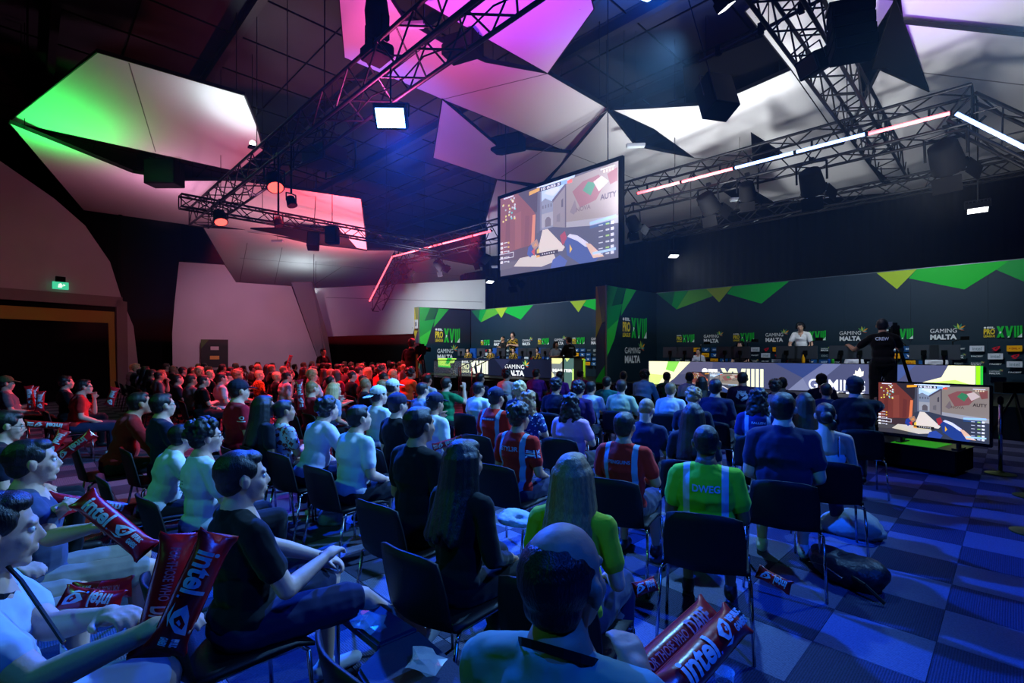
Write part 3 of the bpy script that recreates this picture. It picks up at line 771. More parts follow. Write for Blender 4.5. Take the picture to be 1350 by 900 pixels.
def backdrop(x0, x1, label):
    """one stage backdrop, x0 is the inner left corner"""
    r = thing('stage_backdrop', label, 'backdrop', (x0, BY, 0))
    W = x1 - x0; H = 3.91
    n = 8
    for i in range(n):
        MB().box((W * i / n + .002, 0, 0), (W * (i + 1) / n - .002, .1, H)).obj('backdrop_panel', mat('backdrop_navy', NAVY, .55), r)
    MB().box((0, -.005, H), (W, .105, H + .02)).obj('top_rail', mat('rail_grey', (90, 100, 105), .4, .6), r)
    p = Print()
    def q(px, py):
        a = at(px, py, Y=17.2); return (a.x + 9.6, min(a.z, H - .002))
    cr = lambda x, y: q(850 + x / 5.296, 330 + y / 5.296)
    cs = lambda x, y: q(1100 + x / 5.296, 330 + y / 5.296)
    T = lambda P_: (P_[0], H - .003)
    p.poly([T(cr(85, 298)), cr(222, 411), cr(300, 284), T(cr(300, 282))], (0, 150, 56))
    p.poly([T(cr(85, 298)), cr(190, 384), T(cr(210, 290))], (18, 100, 62))
    p.poly([T(cr(305, 282)), cr(222, 411), cr(475, 318), T(cr(435, 266))], OLIVE)
    p.poly([T(cr(610, 254)), cr(575, 303), cr(815, 371), T(cr(1010, 218))], GRN)
    p.poly([T(cr(430, 266)), cr(520, 362), T(cr(610, 254))], LIME)
    p.poly([T(cs(575, 130)), cs(520, 195), cs(908, 272), cs(1130, 135), T(cs(1230, 75))], (0, 185, 40))
    p.poly([T(cs(295, 157)), cs(437, 270), T(cs(575, 130))], (165, 195, 35))
    p.poly([T(cs(1220, 75)), cs(1130, 135), (min(W - .01, cs(1400, 250)[0]), cs(1400, 250)[1]), (min(W - .01, cs(1500, 60)[0]), H - .003)], (20, 150, 60))
    for k in range(int(W / 1.03)):
        x = 1.15 + 1.03 * k - .32
        if x + .7 > W: break
        if k % 2 == 0: logo_xv(p, x, 2.02, .68, .28)
        else: logo_gm(p, x, 1.99, .66, .42)
    for row in range(4):
        for c_ in range(int((W - .9) / .333)):
            x = .82 + c_ * .333
            if x + .28 > W: continue
            sponsor(p, c_ - row, x, 1.675 - row * .192)
    link('print', p.mesh('backdrop_print', (0, 0, 0), (1, 0, 0), (0, 0, 1)), attr_mat('print_matte', 0, .6), r)
    return r
backdrop(-9.6, 2.6, 'right dark backdrop with green shards, behind the desk with the player standing up in white')
backdrop(-20.68, -9.95, 'left dark backdrop with green shards, behind the desk near the trophy')

def wing(xw, y0, label, thick=.42):
    """side wing that runs forward from the backdrop corner; its lit face looks to +X"""
    r = thing('stage_wing', label, 'backdrop', (xw, y0, 0)); L = BY - y0; H = 3.91
    MB().box((-thick, 0, 0), (0, L, H)).obj('backdrop_panel', mat('backdrop_navy', NAVY, .55), r)
    MB().box((-.025, -.02, 0), (.02, .02, H)).obj('edge_profile', mat('alu_profile', (150, 160, 165), .35, .8), r)
    p = Print()
    def q(x, y):
        a = at(740 + x / 5.296, 360 + y / 5.296, X=-9.6); return ((a.y - 13.87) / 3.33 * L, min(a.z, H - .003))
    p.poly([(0.02, H - .003), q(392, 97), q(352, 230), (0.02, q(328, 222)[1])], (30, 130, 58))
    p.poly([(q(392, 97)[0], H - .003), (q(450, 108)[0], H - .003), q(405, 240), q(352, 230)], (12, 84, 50))
    p.poly([(q(452, 108)[0], H - .003), (q(522, 120)[0], H - .003), q(415, 300), q(425, 220)], (34, 158, 58))
    p.poly([(0.02, q(328, 222)[1]), q(352, 230), q(425, 215), q(400, 320), q(370, 460), (0.02, q(328, 592)[1])], (4, 140, 60))
    p.poly([(0.02, q(328, 400)[1]), q(400, 320), q(370, 460), (0.02, q(328, 592)[1])], (40, 180, 62))
    a = q(428, 450); b = q(596, 320)
    logo_xv(p, a[0], a[1], b[0] - a[0], b[1] - a[1])
    a = q(442, 628); b = q(575, 500)
    logo_gm(p, a[0], a[1], b[0] - a[0], (b[1] - a[1]) * 1.25)
    link('print', p.mesh('wing_print', (0, 0, 0), (0, 1, 0), (0, 0, 1)), attr_mat('print_matte', 0, .6), r)
    p = Print(); t = thick
    p.poly([(.0, H - .01), (t * .12, H - .01), (t * .6, 2.65), (0, 2.15)], (185, 170, 50))
    p.poly([(t * .12, H - .01), (t - .03, H - .01), (t - .03, 2.7), (t * .6, 2.65)], (110, 120, 62))
    p.poly([(t * .6, 2.62), (t - .03, 2.62), (t - .03, 1.2), (0.0, .75), (0, 2.1)], (52, 66, 88))
    p.poly([(0, .2), (0, .72), (t - .03, 1.25), (t - .03, .5)], (40, 190, 60))
    link('end_print', p.mesh('wing_end_print', (-t, 0, 0), (1, 0, 0), (0, 0, 1)), attr_mat('print_matte', 0, .6), r)
    return r
wing(-9.6, 13.87, 'dividing wing with green shards and two logos between the left and right stages')
wing(-20.75, 13.9, 'far left wing with green shards, next to the small numbered board')
p = at(548, 427, Y=13.8)
r = thing('number_board', 'small pale board marked B1 on the far left wing edge', 'sign', (p.x, 13.84, p.z), 0)
MB().box((-.13, -.02, -.22), (.13, 0, .22)).obj('board', mat('pale_board', (190, 190, 195), .5), r)
pr = Print().text('B1', -.08, -.1, .08, .1, (40, 40, 50), .04); link('print', pr.mesh('board_print', (0, -.021, 0), (1, 0, 0), (0, 0, 1)), attr_mat('print_matte'), r)

# ---- team desks with lit fronts
def desk(x0, x1, label, bright):
    r = thing('team_desk', label, 'desk', (x0, 14.5, SZ)); W = x1 - x0; H = .735
    MB().box((0, 0, H - .03), (W, .85, H)).obj('desk_top', mat('desk_top', (30, 32, 38), .35), r, bevel=.004)
    MB().box((0, 0, 0), (W, .05, H - .03)).obj('front_cabinet', BLACK, r)
    for x in (0.02, W / 3, W * 2 / 3, W - .06): MB().box((x, .1, 0), (x + .04, .8, H - .03)).obj('support', BLACK, r)
    p = Print()
    if bright:
        base = (74, 78, 112)
        def q(px, py):
            a = at(px, py, Y=14.5); return (a.x - x0, a.z - SZ)
        p.rect(0, .02, W, H, base)
        g = lambda x, y: q(860 + x / 9.643, 460 + y / 9.643)
        p.poly([(.02, .04), (.02, H), (g(485, 155)[0], H), g(280, 370), g(150, 470)], (255, 252, 205))
        p.poly([(g(200, 160)[0], H), (g(345, 160)[0], H), g(275, 290), g(170, 260)], (140, 225, 90))
        p.poly([(.02, .04), (.02, H * .45), g(150, 330), g(60, 470)], (225, 250, 140))
        p.poly([(g(485, 155)[0], H), (g(770, 155)[0], H), g(760, 290), g(560, 320), g(350, 320)], (92, 92, 122))
        k = lambda x, y: q(1000 + x / 3.857, 470 + y / 3.857)
        p.poly([(k(80, 36)[0], H), (k(330, 36)[0], H), k(225, 108)], (50, 66, 122)); p.poly([(k(330, 36)[0], H), k(225, 108), k(260, 170), (k(420, 40)[0], H)], (104, 110, 150))
        p.poly([k(225, 108), k(150, 170), k(260, 170)], (120, 126, 160)); p.poly([(k(640, 40)[0], H), k(700, 130), (k(800, 40)[0], H)], (66, 84, 140))
        a = q(925, 497); b = q(950, 487)
        p.text('ESL', g(710, 300)[0], g(710, 300)[1], g(860, 255)[0], g(860, 255)[1], (255, 255, 255), .08)
        p.poly([(g(668, 275)[0] + .09 * math.cos(t * R(30)), g(668, 275)[1] + .08 * math.sin(t * R(30))) for t in range(12)], (255, 255, 255))
        p.text('PRO', g(640, 460)[0], g(640, 460)[1] + .1, g(860, 330)[0], g(640, 330)[1], (255, 250, 200), .05)
        X0 = g(870, 260)[0]; X1 = g(1420, 260)[0]; W2 = X1 - X0
        bar = lambda u0, u1, t: p.poly([(X0 + W2 * u0, .06), (X0 + W2 * (u0 + t), .06), (X0 + W2 * (u1 + t), .56), (X0 + W2 * u1, .56)], (252, 255, 215))
        bar(0, .22, .1); bar(.22, 0, .1); bar(.4, .28, .1); bar(.4, .5, .1)
        for i in range(4): bar(.62 + .1 * i, .62 + .1 * i, .07)
        a = k(255, 165); b = k(455, 118)
        p.text('GAMING', a[0], a[1], b[0] + .35, b[1], (245, 245, 250), 0.01)
        p.text('MALTA', a[0] + .1, max(.04, a[1] - .3), b[0] + .35, a[1] - .08, (245, 245, 250), .05)
        c0 = k(510, 108)
        for an, L in ((110, .2), (85, .26), (60, .2), (140, .14)):
            c_, s_ = math.cos(R(an)), math.sin(R(an))
            p.poly([c0, (c0[0] + c_ * L * .5 - s_ * .05, c0[1] + s_ * L * .5 + c_ * .05), (c0[0] + c_ * L, c0[1] + s_ * L), (c0[0] + c_ * L * .5 + s_ * .05, c0[1] + s_ * L * .5 - c_ * .05)], (255, 250, 235))
        p.poly([(k(965, 40)[0], H), (W - .12, H), (W - .12, .06), k(810, 136), k(930, 105)], (255, 250, 200))
        p.poly([k(1000, 118), (W - .12, .3), (W - .12, .06), k(820, 136)], (200, 245, 110))
        p.rect(W - .11, .03, W - .04, H, (150, 235, 30)); p.rect(W - .035, .03, W, H, (40, 190, 60))
    else:
        p.rect(0, .02, W, H, (20, 26, 48))
        g = lambda x, y: (at(560 + x / 9.643, 460 + y / 9.643, Y=14.5).x - x0, at(560 + x / 9.643, 460 + y / 9.643, Y=14.5).z - SZ)
        p.poly([(.02, H - .01), (g(405, 125)[0], H - .01), (g(325, 240)[0], .28), (.06, .3)], (190, 240, 90))
        p.poly([(g(285, 125)[0], H - .01), (g(345, 125)[0], H - .01), (g(300, 190)[0], .45), (g(260, 190)[0], .45)], (10, 180, 50))
        p.poly([(.06, .3), (g(325, 240)[0], .28), (g(340, 215)[0], .36), (.04, .38)], (60, 210, 60))
        a = g(470, 380); b = g(805, 185); logo_xv(p, a[0], .06, b[0] - a[0], .58, True)
        a = g(1020, 430)[0]; logo_gm(p, a, .05, (g(1330, 190)[0] - a), .68)
        p.poly([(W * .5, H), (W * .62, H), (W * .56, .3)], (34, 40, 70)); p.poly([(W - .9, .1), (W - .3, .5), (W, .55), (W, .1)], (240, 245, 170))
    link('lit_front', p.mesh('desk_print', (0, 0, 0), (1, 0, 0), (0, 0, 1)), attr_mat('led_front' if bright else 'led_front_dim', 1.0 if bright else .9, .4), r)
    for i in range(10):
        xx = W * (i + .5) / 10
        o = MB().box((xx - .2, .3, H), (xx + .2, .45, H + .012)).obj('keyboard', BLACK, r)
    return r
dL = at(577, 474, Y=14.5).x; dR0 = at(855, 476, Y=14.5).x; dR1 = at(1296, 480, Y=14.5).x
desk(dL, at(752, 474, Y=14.5).x, 'left team desk with dark lit front and a green corner', False)
desk(dR0, dR1, 'right team desk with bright lit front, white at both ends', True)
DT = SZ + .735

mon = thing('monitor', 'black monitor seen from behind, leftmost on the right desk', 'monitor', (0, 0, 0))
MB().box((-.27, 0, .12), (.27, .03, .46)).obj('screen_back', mat('monitor_shell', (62, 66, 76), .35), mon, bevel=.006)
MB().box((-.26, .031, .13), (.26, .033, .45)).obj('display', mat('monitor_display', (20, 20, 30), .3, emit=(120, 150, 220), es=.8), mon)
MB().cyl((0, -.05, 0), (0, -.02, .3), .022, n=8).box((-.13, -.12, 0), (.13, .1, .012)).box((-.05, -.05, .22), (.05, 0, .34)).obj('stand', BLKMET, mon)
mons = [(884, 3), (903, 3), (956, 0), (976, 0), (1037, 0), (1062, 0), (1109, 0), (1134, 0), (1218, 0), (1245, 0)]
lbl = ['leftmost on the right desk', 'second from the left end of the right desk', 'third from the left on the right desk', 'fourth from the left on the right desk, its pair touching', 'left of the pair before the standing player in white', 'right of the pair before the standing player in white', 'just left of the camera operator', 'half hidden by the camera operator', 'left of the last pair on the right desk', 'rightmost on the right desk']
first = True
for (px, _), t in zip(mons, lbl):
    m_ = mon if first else copy_tree(mon); first = False
    a = at(px, 470, Y=14.75); m_.location = (a.x, 14.75, DT); m_['label'] = 'black monitor seen from behind, ' + t; m_['group'] = 'monitors on the right desk'
for px, t in ((608, 'left end of the left desk'), (634, 'second on the left desk'), (660, 'middle of the left desk'), (689, 'fourth on the left desk'), (700, 'fifth on the left desk'), (719, 'right end of the left desk')):
    m_ = copy_tree(mon); a = at(px, 470, Y=14.75); m_.location = (a.x, 14.75, DT); m_['label'] = 'small black monitor, ' + t; m_['group'] = 'monitors on the left desk'
# yellow bottle and small things on the right desk
a = at(1059, 470, Y=14.62)
r = thing('bottle', 'yellow bottle standing between the monitors on the right desk', 'bottle', (a.x, 14.62, DT))
MB().lathe([(.04, 0), (.042, .02), (.042, .14), (.015, .2), (.015, .23)], 12).obj('body', mat('yellow_bottle', (240, 170, 20), .3), r, smooth=True)
MB().lathe([(.018, .23), (.018, .25)], 10).obj('cap', BLACK, r)
for px, col, t in ((1093, (30, 90, 200), 'blue'), (1098, (60, 190, 60), 'green')):
    a = at(px, 470, Y=14.6); r = thing('drink_can', 'small %s can on the right desk' % t, 'can', (a.x, 14.6, DT))
    MB().lathe([(.028, 0), (.033, .01), (.033, .11), (.027, .12)], 12).obj('body', mat('can_' + t, col, .3, .4), r, smooth=True)
    MB().lathe([(.025, .12), (.024, .122)], 12).obj('lid', CHROME, r)
# boom cameras on arms over the right desk
for px, py, t in ((932, 452, 'first'), (995, 449, 'second'), (1080, 447, 'third'), (1272, 446, 'last')):
    a = at(px, py, Y=14.9)
    r = thing('desk_camera', 'small black camera on a bent arm, %s from the left over the right desk' % t, 'camera', (a.x, 14.9, DT))
    h = a.z - DT
    MB().cyl((-.2, 0, 0), (-.2, 0, h * .9), .012).cyl((-.2, 0, h * .9), (0, 0, h), .01).box((-.25, -.05, 0), (-.15, .05, .02)).obj('arm', BLKMET, r)
    MB().box((-.07, -.06, h - .035), (.07, .08, h + .045)).cyl((.0, .08, h), (0, .15, h), .03).obj('body', BLACK, r)

# ---- game picture shown on the screens
def game(W, H, lift=0.0, cold=0.0):
    p = Print()
    def C(c):
        c = [v * (1 - lift) + (175, 170, 215)[i] * lift for i, v in enumerate(c)]
        return tuple(c)
    def P(pts, c): p.poly([(u * W, v * H) for u, v in pts], C(c))
    P([(0, 0), (1, 0), (1, 1), (0, 1)], (60, 58, 62))
    P([(.38, 1), (.68, 1), (.66, .93), (.5, .77), (.47, .8), (.39, .72)], (178, 208, 232))
    P([(.42, .9), (.5, .98), (.56, .9), (.5, .84)], (215, 228, 240))
    P([(.39, .8), (.43, .84), (.47, .8), (.5, .76), (.505, .47), (.385, .47)], (118, 128, 138))
    P([(.40, .66), (.5, .66), (.5, .5), (.4, .5)], (150, 152, 150))
    P([(.43, .5), (.43, .58), (.445, .61), (.465, .61), (.48, .58), (.48, .5)], (90, 84, 84))
    for k in range(4): P([(.405 + .024 * k, .72), (.417 + .024 * k, .72), (.417 + .024 * k, .76), (.405 + .024 * k, .76)], (80, 86, 96))
    P([(0, .27), (0, 1), (.2, 1), (.34, .8), (.34, .33)], (112, 52, 44))
    P([(.05, .3), (.06, .8), (.1, .82), (.1, .31)], (96, 44, 40)); P([(.15, .31), (.15, .75), (.21, .77), (.21, .32)], (128, 62, 50)); P([(.24, .32), (.25, .7), (.29, .68), (.28, .33)], (100, 46, 42))
    P([(.2, 1), (.38, 1), (.385, .72), (.34, .7), (.3, .78), (.18, .99)], (44, 38, 44))
    P([(.305, .33), (.32, .68), (.345, .68), (.335, .34)], (225, 120, 70))
    P([(.385, 1), (.40, 1), (.40, .45), (.385, .45)], (96, 100, 112)); P([(.365, .97), (.385, .97), (.385, .45), (.355, .45)], (66, 68, 78))
    P([(.5, .765), (.6, .9), (.6, .44), (.5, .48)], (122, 116, 110)); P([(.5, .765), (.6, .9), (.61, .95), (.49, .79)], (70, 66, 76))
    P([(.53, .6), (.56, .62), (.56, .52), (.53, .53)], (100, 96, 94)); P([(.57, .76), (.585, .78), (.585, .68), (.57, .68)], (60, 58, 64))
    P([(.6, .93), (.64, .97), (1, 1), (1, .36), (.6, .44)], (132, 120, 104)); P([(.6, .5), (1, .44), (1, .36), (.6, .43)], (150, 150, 146))
    P([(.6, .93), (.61, .94), (.61, .44), (.6, .44)], (66, 62, 70))
    P([(.66, .82), (.74, .9), (.86, .92), (.9, .8), (.84, .66), (.72, .62)], (128, 76, 72)); P([(.74, .8), (.78, .88), (.84, .84), (.8, .72)], (52, 122, 78)); P([(.82, .86), (.88, .9), (.93, .82), (.86, .74)], (196, 176, 160))
    P([(.92, .9), (.99, .94), (.99, .8), (.94, .78)], (122, 70, 64)); P([(.64, .6), (.68, .72), (.7, .6), (.67, .56)], (108, 96, 92))
    p.text('AUTY', .87 * W, .64 * H, .985 * W, .7 * H, C((52, 44, 46)), .03); p.text('NOVA', .69 * W, .58 * H, .8 * W, .63 * H, C((92, 74, 70)), .02)
    P([(.385, .47), (.5, .48), (.6, .44), (1, .35), (1, 0), (.3, 0), (.3, .3)], (52, 58, 70))
    P([(.41, .47), (.455, .47), (.6, .22), (.58, .18), (.36, .2), (.39, .36)], (222, 208, 182))
    P([(0, .28), (.34, .33), (.36, .2), (.2, .17), (0, .2)], (60, 44, 46)); P([(.2, .19), (.5, .2), (.53, .08), (.4, .04), (.14, .1)], (206, 196, 172)); P([(0, .18), (.18, .16), (.13, .09), (0, .08)], (72, 70, 70))
    P([(.3, .34), (.36, .38), (.38, .3), (.34, .25)], (160, 120, 90)); P([(.33, .3), (.35, .34), (.36, .3)], (230, 140, 60))
    P([(.28, .3), (.31, .33), (.33, .22), (.3, .17), (.27, .22)], (36, 60, 130)); P([(.31, .24), (.34, .28), (.34, .18)], (190, 50, 50)); P([(.36, .25), (.38, .27), (.38, .19), (.36, .19)], (230, 190, 60))
    P([(.56, .36), (.6, .4), (.62, .3), (.58, .24)], (150, 40, 50))
    P([(.6, .28), (.63, .34), (.68, .3), (.8, .14), (.86, .04), (.84, 0), (.72, 0), (.62, .12)], (34, 60, 120)); P([(.62, .33), (.64, .355), (.7, .32), (.78, .22), (.8, .16), (.76, .18), (.7, .26)], (212, 214, 226))
    P([(.76, .22), (.8, .2), (.86, .1), (.9, .04), (.82, .04)], (226, 180, 140)); P([(.5, .1), (.56, .14), (.62, .06), (.6, 0), (.48, 0)], (44, 70, 140)); P([(.64, .24), (.66, .18), (.64, .14)], (240, 180, 50))
    # heads-up display
    P([(.29, .925), (.385, .945), (.385, .985), (.29, .97)], (235, 160, 40)); P([(.385, .93), (.48, .93), (.48, .975), (.385, .975)], (22, 24, 34)); P([(.48, .93), (.57, .93), (.57, .975), (.48, .975)], (36, 40, 56))
    P([(.57, .93), (.62, .93), (.62, .975), (.57, .975)], (120, 170, 230)); P([(.62, .925), (.66, .925), (.66, .96), (.62, .96)], (232, 84, 62)); P([(.36, .985), (.62, .985), (.62, .995), (.36, .995)], (225, 230, 240))
    p.text('10 0:35 5', .4 * W, .937 * H, .56 * W, .967 * H, C((240, 240, 245)), .04)
    P([(.04, .975), (.14, .975), (.14, .99), (.04, .99)], (230, 232, 240))
    rnd = random.Random(3)
    for k in range(26):
        x = .02 + rnd.random() * .14; y = .68 + rnd.random() * .26; c_ = rnd.choice([(230, 235, 235), (190, 195, 190), (160, 170, 160), (240, 220, 90), (60, 190, 170)])
        P([(x, y), (x + .014, y), (x + .014, y + .022), (x, y + .022)], c_)
    for k in range(5):
        y = .40 - .055 * k - (.02 if k > 2 else 0)
        P([(.01, y), (.035, y), (.035, y + .03), (.01, y + .03)], (238, 238, 232)); P([(.045, y + .012), (.08, y + .012), (.08, y + .022), (.045, y + .022)], (220, 225, 225)); P([(.085, y), (.1, y), (.1, y + .02), (.085, y + .02)], (235, 180, 60) if k < 2 else (225, 225, 225))
    for a, b, c_, d_ in ((.0, .215, .14, .222), (.0, .275, .14, .282), (.14, .215, .145, .282)): P([(a, b), (c_, b), (c_, d_), (a, d_)], (225, 225, 225))
    P([(.36, .16), (.55, .16), (.55, .205), (.36, .205)], (24, 22, 24)); P([(.36, .155), (.39, .155), (.39, .18), (.36, .18)], (235, 150, 40))
    for k in range(6): P([(.41 + .02 * k, .175), (.42 + .02 * k, .175), (.42 + .02 * k, .19), (.41 + .02 * k, .19)], (200, 200, 190))
    P([(.8, .4), (.985, .42), (.985, .45), (.8, .43)], (150, 200, 240)); P([(.8, .36), (.95, .37), (.95, .4), (.8, .39)], (40, 70, 110)); P([(.82, .075), (.985, .085), (.985, .11), (.82, .1)], (170, 215, 245))
    for k in range(6):
        y = .36 - .062 * k
        P([(.95, y), (.972, y), (.972, y + .03), (.95, y + .03)], (238, 238, 238)); P([(.915, y + .005), (.94, y + .005), (.94, y + .022), (.915, y + .022)], (205, 210, 212) if k % 2 else (150, 200, 90)); P([(.865, y + .008), (.895, y + .008), (.895, y + .018), (.865, y + .018)], (200, 205, 208))
    P([(.88, .95), (.98, .95), (.98, .962), (.88, .962)], (225, 225, 225))
    for k in range(4): P([(.9 + .02 * k, .915), (.91 + .02 * k, .915), (.91 + .02 * k, .94), (.9 + .02 * k, .94)], (235, 200, 160))
    return p
# hanging screen
q0 = at(656, 368, Y=10.0); q1 = at(821, 344, Y=10.0)
W = q1.x - q0.x; zb, zt = 3.80, 6.30; H = zt - zb
r = thing('projection_screen', 'large hanging screen in a black frame showing a shooter game street', 'screen', (q0.x, 10.0, zb))
fr = .10
MB().box((0, 0, 0), (W, .08, fr)).box((0, 0, H - fr * .9), (W, .08, H)).box((0, 0, fr), (fr * .9, .08, H - fr * .9)).box((W - fr * 1.2, 0, fr), (W, .08, H - fr * .9)).obj('frame', BLACK, r)
MB().box((fr * .5, .04, fr * .5), (W - fr * .5, .07, H - fr * .5)).obj('fabric', mat('screen_fabric', (120, 120, 130), .8), r)
iw, ih = W - fr * 2.1, H - fr * 1.9
link('picture', game(iw, ih, .34).mesh('game_picture_large', (fr * .9, .035, fr), (1, 0, 0), (0, 0, 1)), attr_mat('projected_picture', 1.15, .8), r)
hg = MB()
for x in (.3, W - .45): hg.cyl((x, .05, H), (x, .05, 10.4 - zb), .012)
hg.obj('hanger', BLKMET, r)
# standing display at the right
a = at(1156, 504, Y=9.08); b = at(1308, 506, Y=8.80); dv = b - a; yaw = math.atan2(dv.y, dv.x); W = Vector((dv.x, dv.y)).length; H = .80
r = thing('display', 'large flat display by the stage at the right, showing the same game street', 'display', (a.x, a.y, 1.235 - H), yaw)
MB().box((0, 0, 0), (W, .05, H)).obj('casing', mat('glossy_black', (8, 8, 9), .2), r, bevel=.008)
link('picture', game(W - .05, H - .07, 0).mesh('game_picture_small', (.025, -.001, .045), (1, 0, 0), (0, 0, 1)), attr_mat('display_picture', 1.05, .3), r)
for x in (.3, W - .35): MB().box((x - .2 * 0, -.02, -.06), (x + .03, .06, 0)).box((x - .02, -.12, -.07), (x + .05, .16, -.055)).obj('foot', BLKMET, r)
base_z = 1.235 - H - .07
fc = MB().box((-.1, -.2, -base_z - .0 + .0), (W * .72, .35, -.004)) if False else None
r = thing('flight_case', 'low black flight case that carries the large display', 'case', (a.x, a.y, 0), yaw)
MB().box((-.05, -.22, .06), (W * .99 - .28, .42, base_z - .012)).obj('body', BLACK, r, bevel=.01)
MB().box((-.06, -.23, base_z - .012), (W * .99 - .27, .43, base_z)).obj('lid_edge', BLKMET, r)
cst = [(x, y) for x in (.05, W - .4) for y in (-.12, .32)]
for x, y in cst: MB().cyl((x - .02, y, .035), (x + .02, y, .035), .035, n=12).box((x - .02, y - .02, .03), (x + .02, y + .02, .07)).obj('castor', BLKMET, r)
MB().box((.25, -.2, base_z), (W * .99 - .5, .38, base_z + .004)).obj('painted_green_light', mat('green_light_paint', (60, 200, 30), .5, emit=(50, 190, 20), es=.35), r)  # green light falling on the lid, painted as a glowing sheet
# second small display in front of the right desk
a = at(912, 495, Y=12.6); b = at(975, 496, Y=12.6)
r = thing('display', 'smaller display in front of the right desk, behind the audience heads', 'display', (a.x, 12.6, .62), 0)
W = b.x - a.x; H = .52
MB().box((0, 0, 0), (W, .05, H)).obj('casing', mat('glossy_black', (8, 8, 9), .2), r, bevel=.008)
link('picture', game(W - .04, H - .04, .1).mesh('game_picture_tiny', (.02, -.001, .02), (1, 0, 0), (0, 0, 1)), attr_mat('display_picture', 1.05, .3), r)
MB().box((W / 2 - .03, 0, -.62), (W / 2 + .03, .05, 0)).box((W / 2 - .3, -.2, -.62), (W / 2 + .3, .25, -.59)).obj('stand', BLKMET, r)
# lectern
a = at(727, 472, Y=12.4); b = at(756, 472, Y=12.4); W = b.x - a.x; zt = a.z - .35
r = thing('riser', 'low black platform under the presenter and lectern', 'platform', (a.x, 12.2, 0)); MB().box((-.8, 0, .02), (W + .9, .98, .35)).obj('deck', STAGEM, r, bevel=.01); MB().box((-.7, .1, 0), (-.6, .2, .02)).box((W + .7, .1, 0), (W + .8, .2, .02)).box((-.7, .8, 0), (-.6, .9, .02)).box((W + .7, .8, 0), (W + .8, .9, .02)).obj('foot', BLACK, r)
r = thing('lectern', 'lit presenter lectern in front of the left desk', 'lectern', (a.x, 12.4, .35))
MB().box((0, .02, 0), (W, .45, zt)).obj('body', mat('lectern_grey', (70, 82, 84), .5), r, bevel=.01)
MB().box((-.04, -.02, zt), (W + .04, .5, zt + .03)).obj('top', BLACK, r)
MB().box((W * .5, .0, 0), (W * .57, .02, zt)).obj('divider', BLACK, r)
p = Print().rect(0, 0, W * .5, zt, (120, 130, 135)).rect(W * .57, 0, W, zt, (80, 115, 110))
p.poly([(0, zt), (W * .5, zt), (W * .5, zt * .93), (W * .38, zt * .84), (0, zt * .84)], (250, 250, 170)).poly([(W * .62, zt), (W * .82, zt), (W * .7, zt * .9)], (235, 250, 150))
p.text('MASTER', .03, zt * .6, W - .03, zt * .69, (245, 250, 245), .06)
p.poly([(0, 0), (0, zt * .6), (W * .12, zt * .5), (W * .12, 0)], (240, 245, 190)).rect(W - .06, 0, W, zt * .7, (205, 245, 130))
link('lit_front', p.mesh('lectern_print', (0, .018, 0), (1, 0, 0), (0, 0, 1)), attr_mat('led_front', 1.0, .4), r)
# small lime panel on the stage behind the presenter
a = at(762, 474, Y=16.2); r = thing('sign_board', 'small lime board standing behind the presenter', 'sign', (a.x, 16.2, SZ))
MB().box((0, 0, 0), (.36, .03, .75)).obj('board', mat('lime_board', (170, 220, 60), .5, emit=(150, 210, 40), es=.3), r)
MB().box((.02, -.1, 0), (.34, .13, .02)).obj('foot', BLACK, r)
# trophy in its glass case
a = at(572, 486, Y=12.9); b = at(594, 486, Y=12.9); W = b.x - a.x
r = thing('trophy_case', 'glass case on a black plinth holding the trophy, before the left desk', 'display case', (a.x, 12.9, 0))
MB().box((0, 0, 0), (W, W, .55)).obj('plinth', BLACK, r, bevel=.01)
gl = mat('case_glass', (225, 235, 245), .03, alpha=.16)
for lo, hi in (((0, 0, .55), (W, .008, 1.3)), ((0, W - .008, .55), (W, W, 1.3)), ((0, .008, .55), (.008, W - .008, 1.3)), ((W - .008, .008, .55), (W, W - .008, 1.3))):
    MB().box(lo, hi).obj('glass_pane', gl, r)
MB().box((-.01, -.01, 1.3), (W + .01, W + .01, 1.33)).obj('case_top', BLKMET, r)
r = thing('trophy', 'tall silver and gold trophy cup standing in the glass case', 'trophy', (a.x + W / 2, 12.9 + W / 2, .55))
MB().lathe([(.15, 0), (.15, .05), (.1, .07), (.1, .14)], 16).obj('base', mat('gold', (210, 170, 90), .25, 1.0), r)
MB().lathe([(.05, .14), (.025, .22), (.03, .34), (.09, .46), (.13, .6), (.14, .62), (.12, .6), (.05, .44)], 20).obj('cup', CHROME, r, smooth=True)
for s in (-1, 1): MB().path([(s * .12, 0, .58), (s * .2, 0, .6), (s * .2, 0, .48), (s * .08, 0, .44)], .01).obj('handle', CHROME, r)
# steel barrier in front of the left stage
a = at(605, 492, Y=11.4); b = at(622, 492, Y=11.4)
r = thing('stair_rail', 'pair of steel rails beside the steps to the left stage', 'rail', (a.x, 11.4, 0)); W = b.x - a.x
for x in (0, .12, W): MB().cyl((x, 0, 0), (x, 0, 1.1), .024, n=10).cyl((x, 0, 0), (x, 0, .01), .06, n=12).obj('post', CHROME, r, smooth=False)
MB().cyl((0, 0, 1.09), (0, 1.2, 1.5), .02).cyl((W, 0, 1.09), (W, 1.2, 1.5), .02).obj('handrail', CHROME, r)
for k in range(3): MB().box((.14, .3 + .3 * k, .0), (W - .03, .6 + .3 * k, .2 * (k + 1))).obj('step', STAGEM, r)
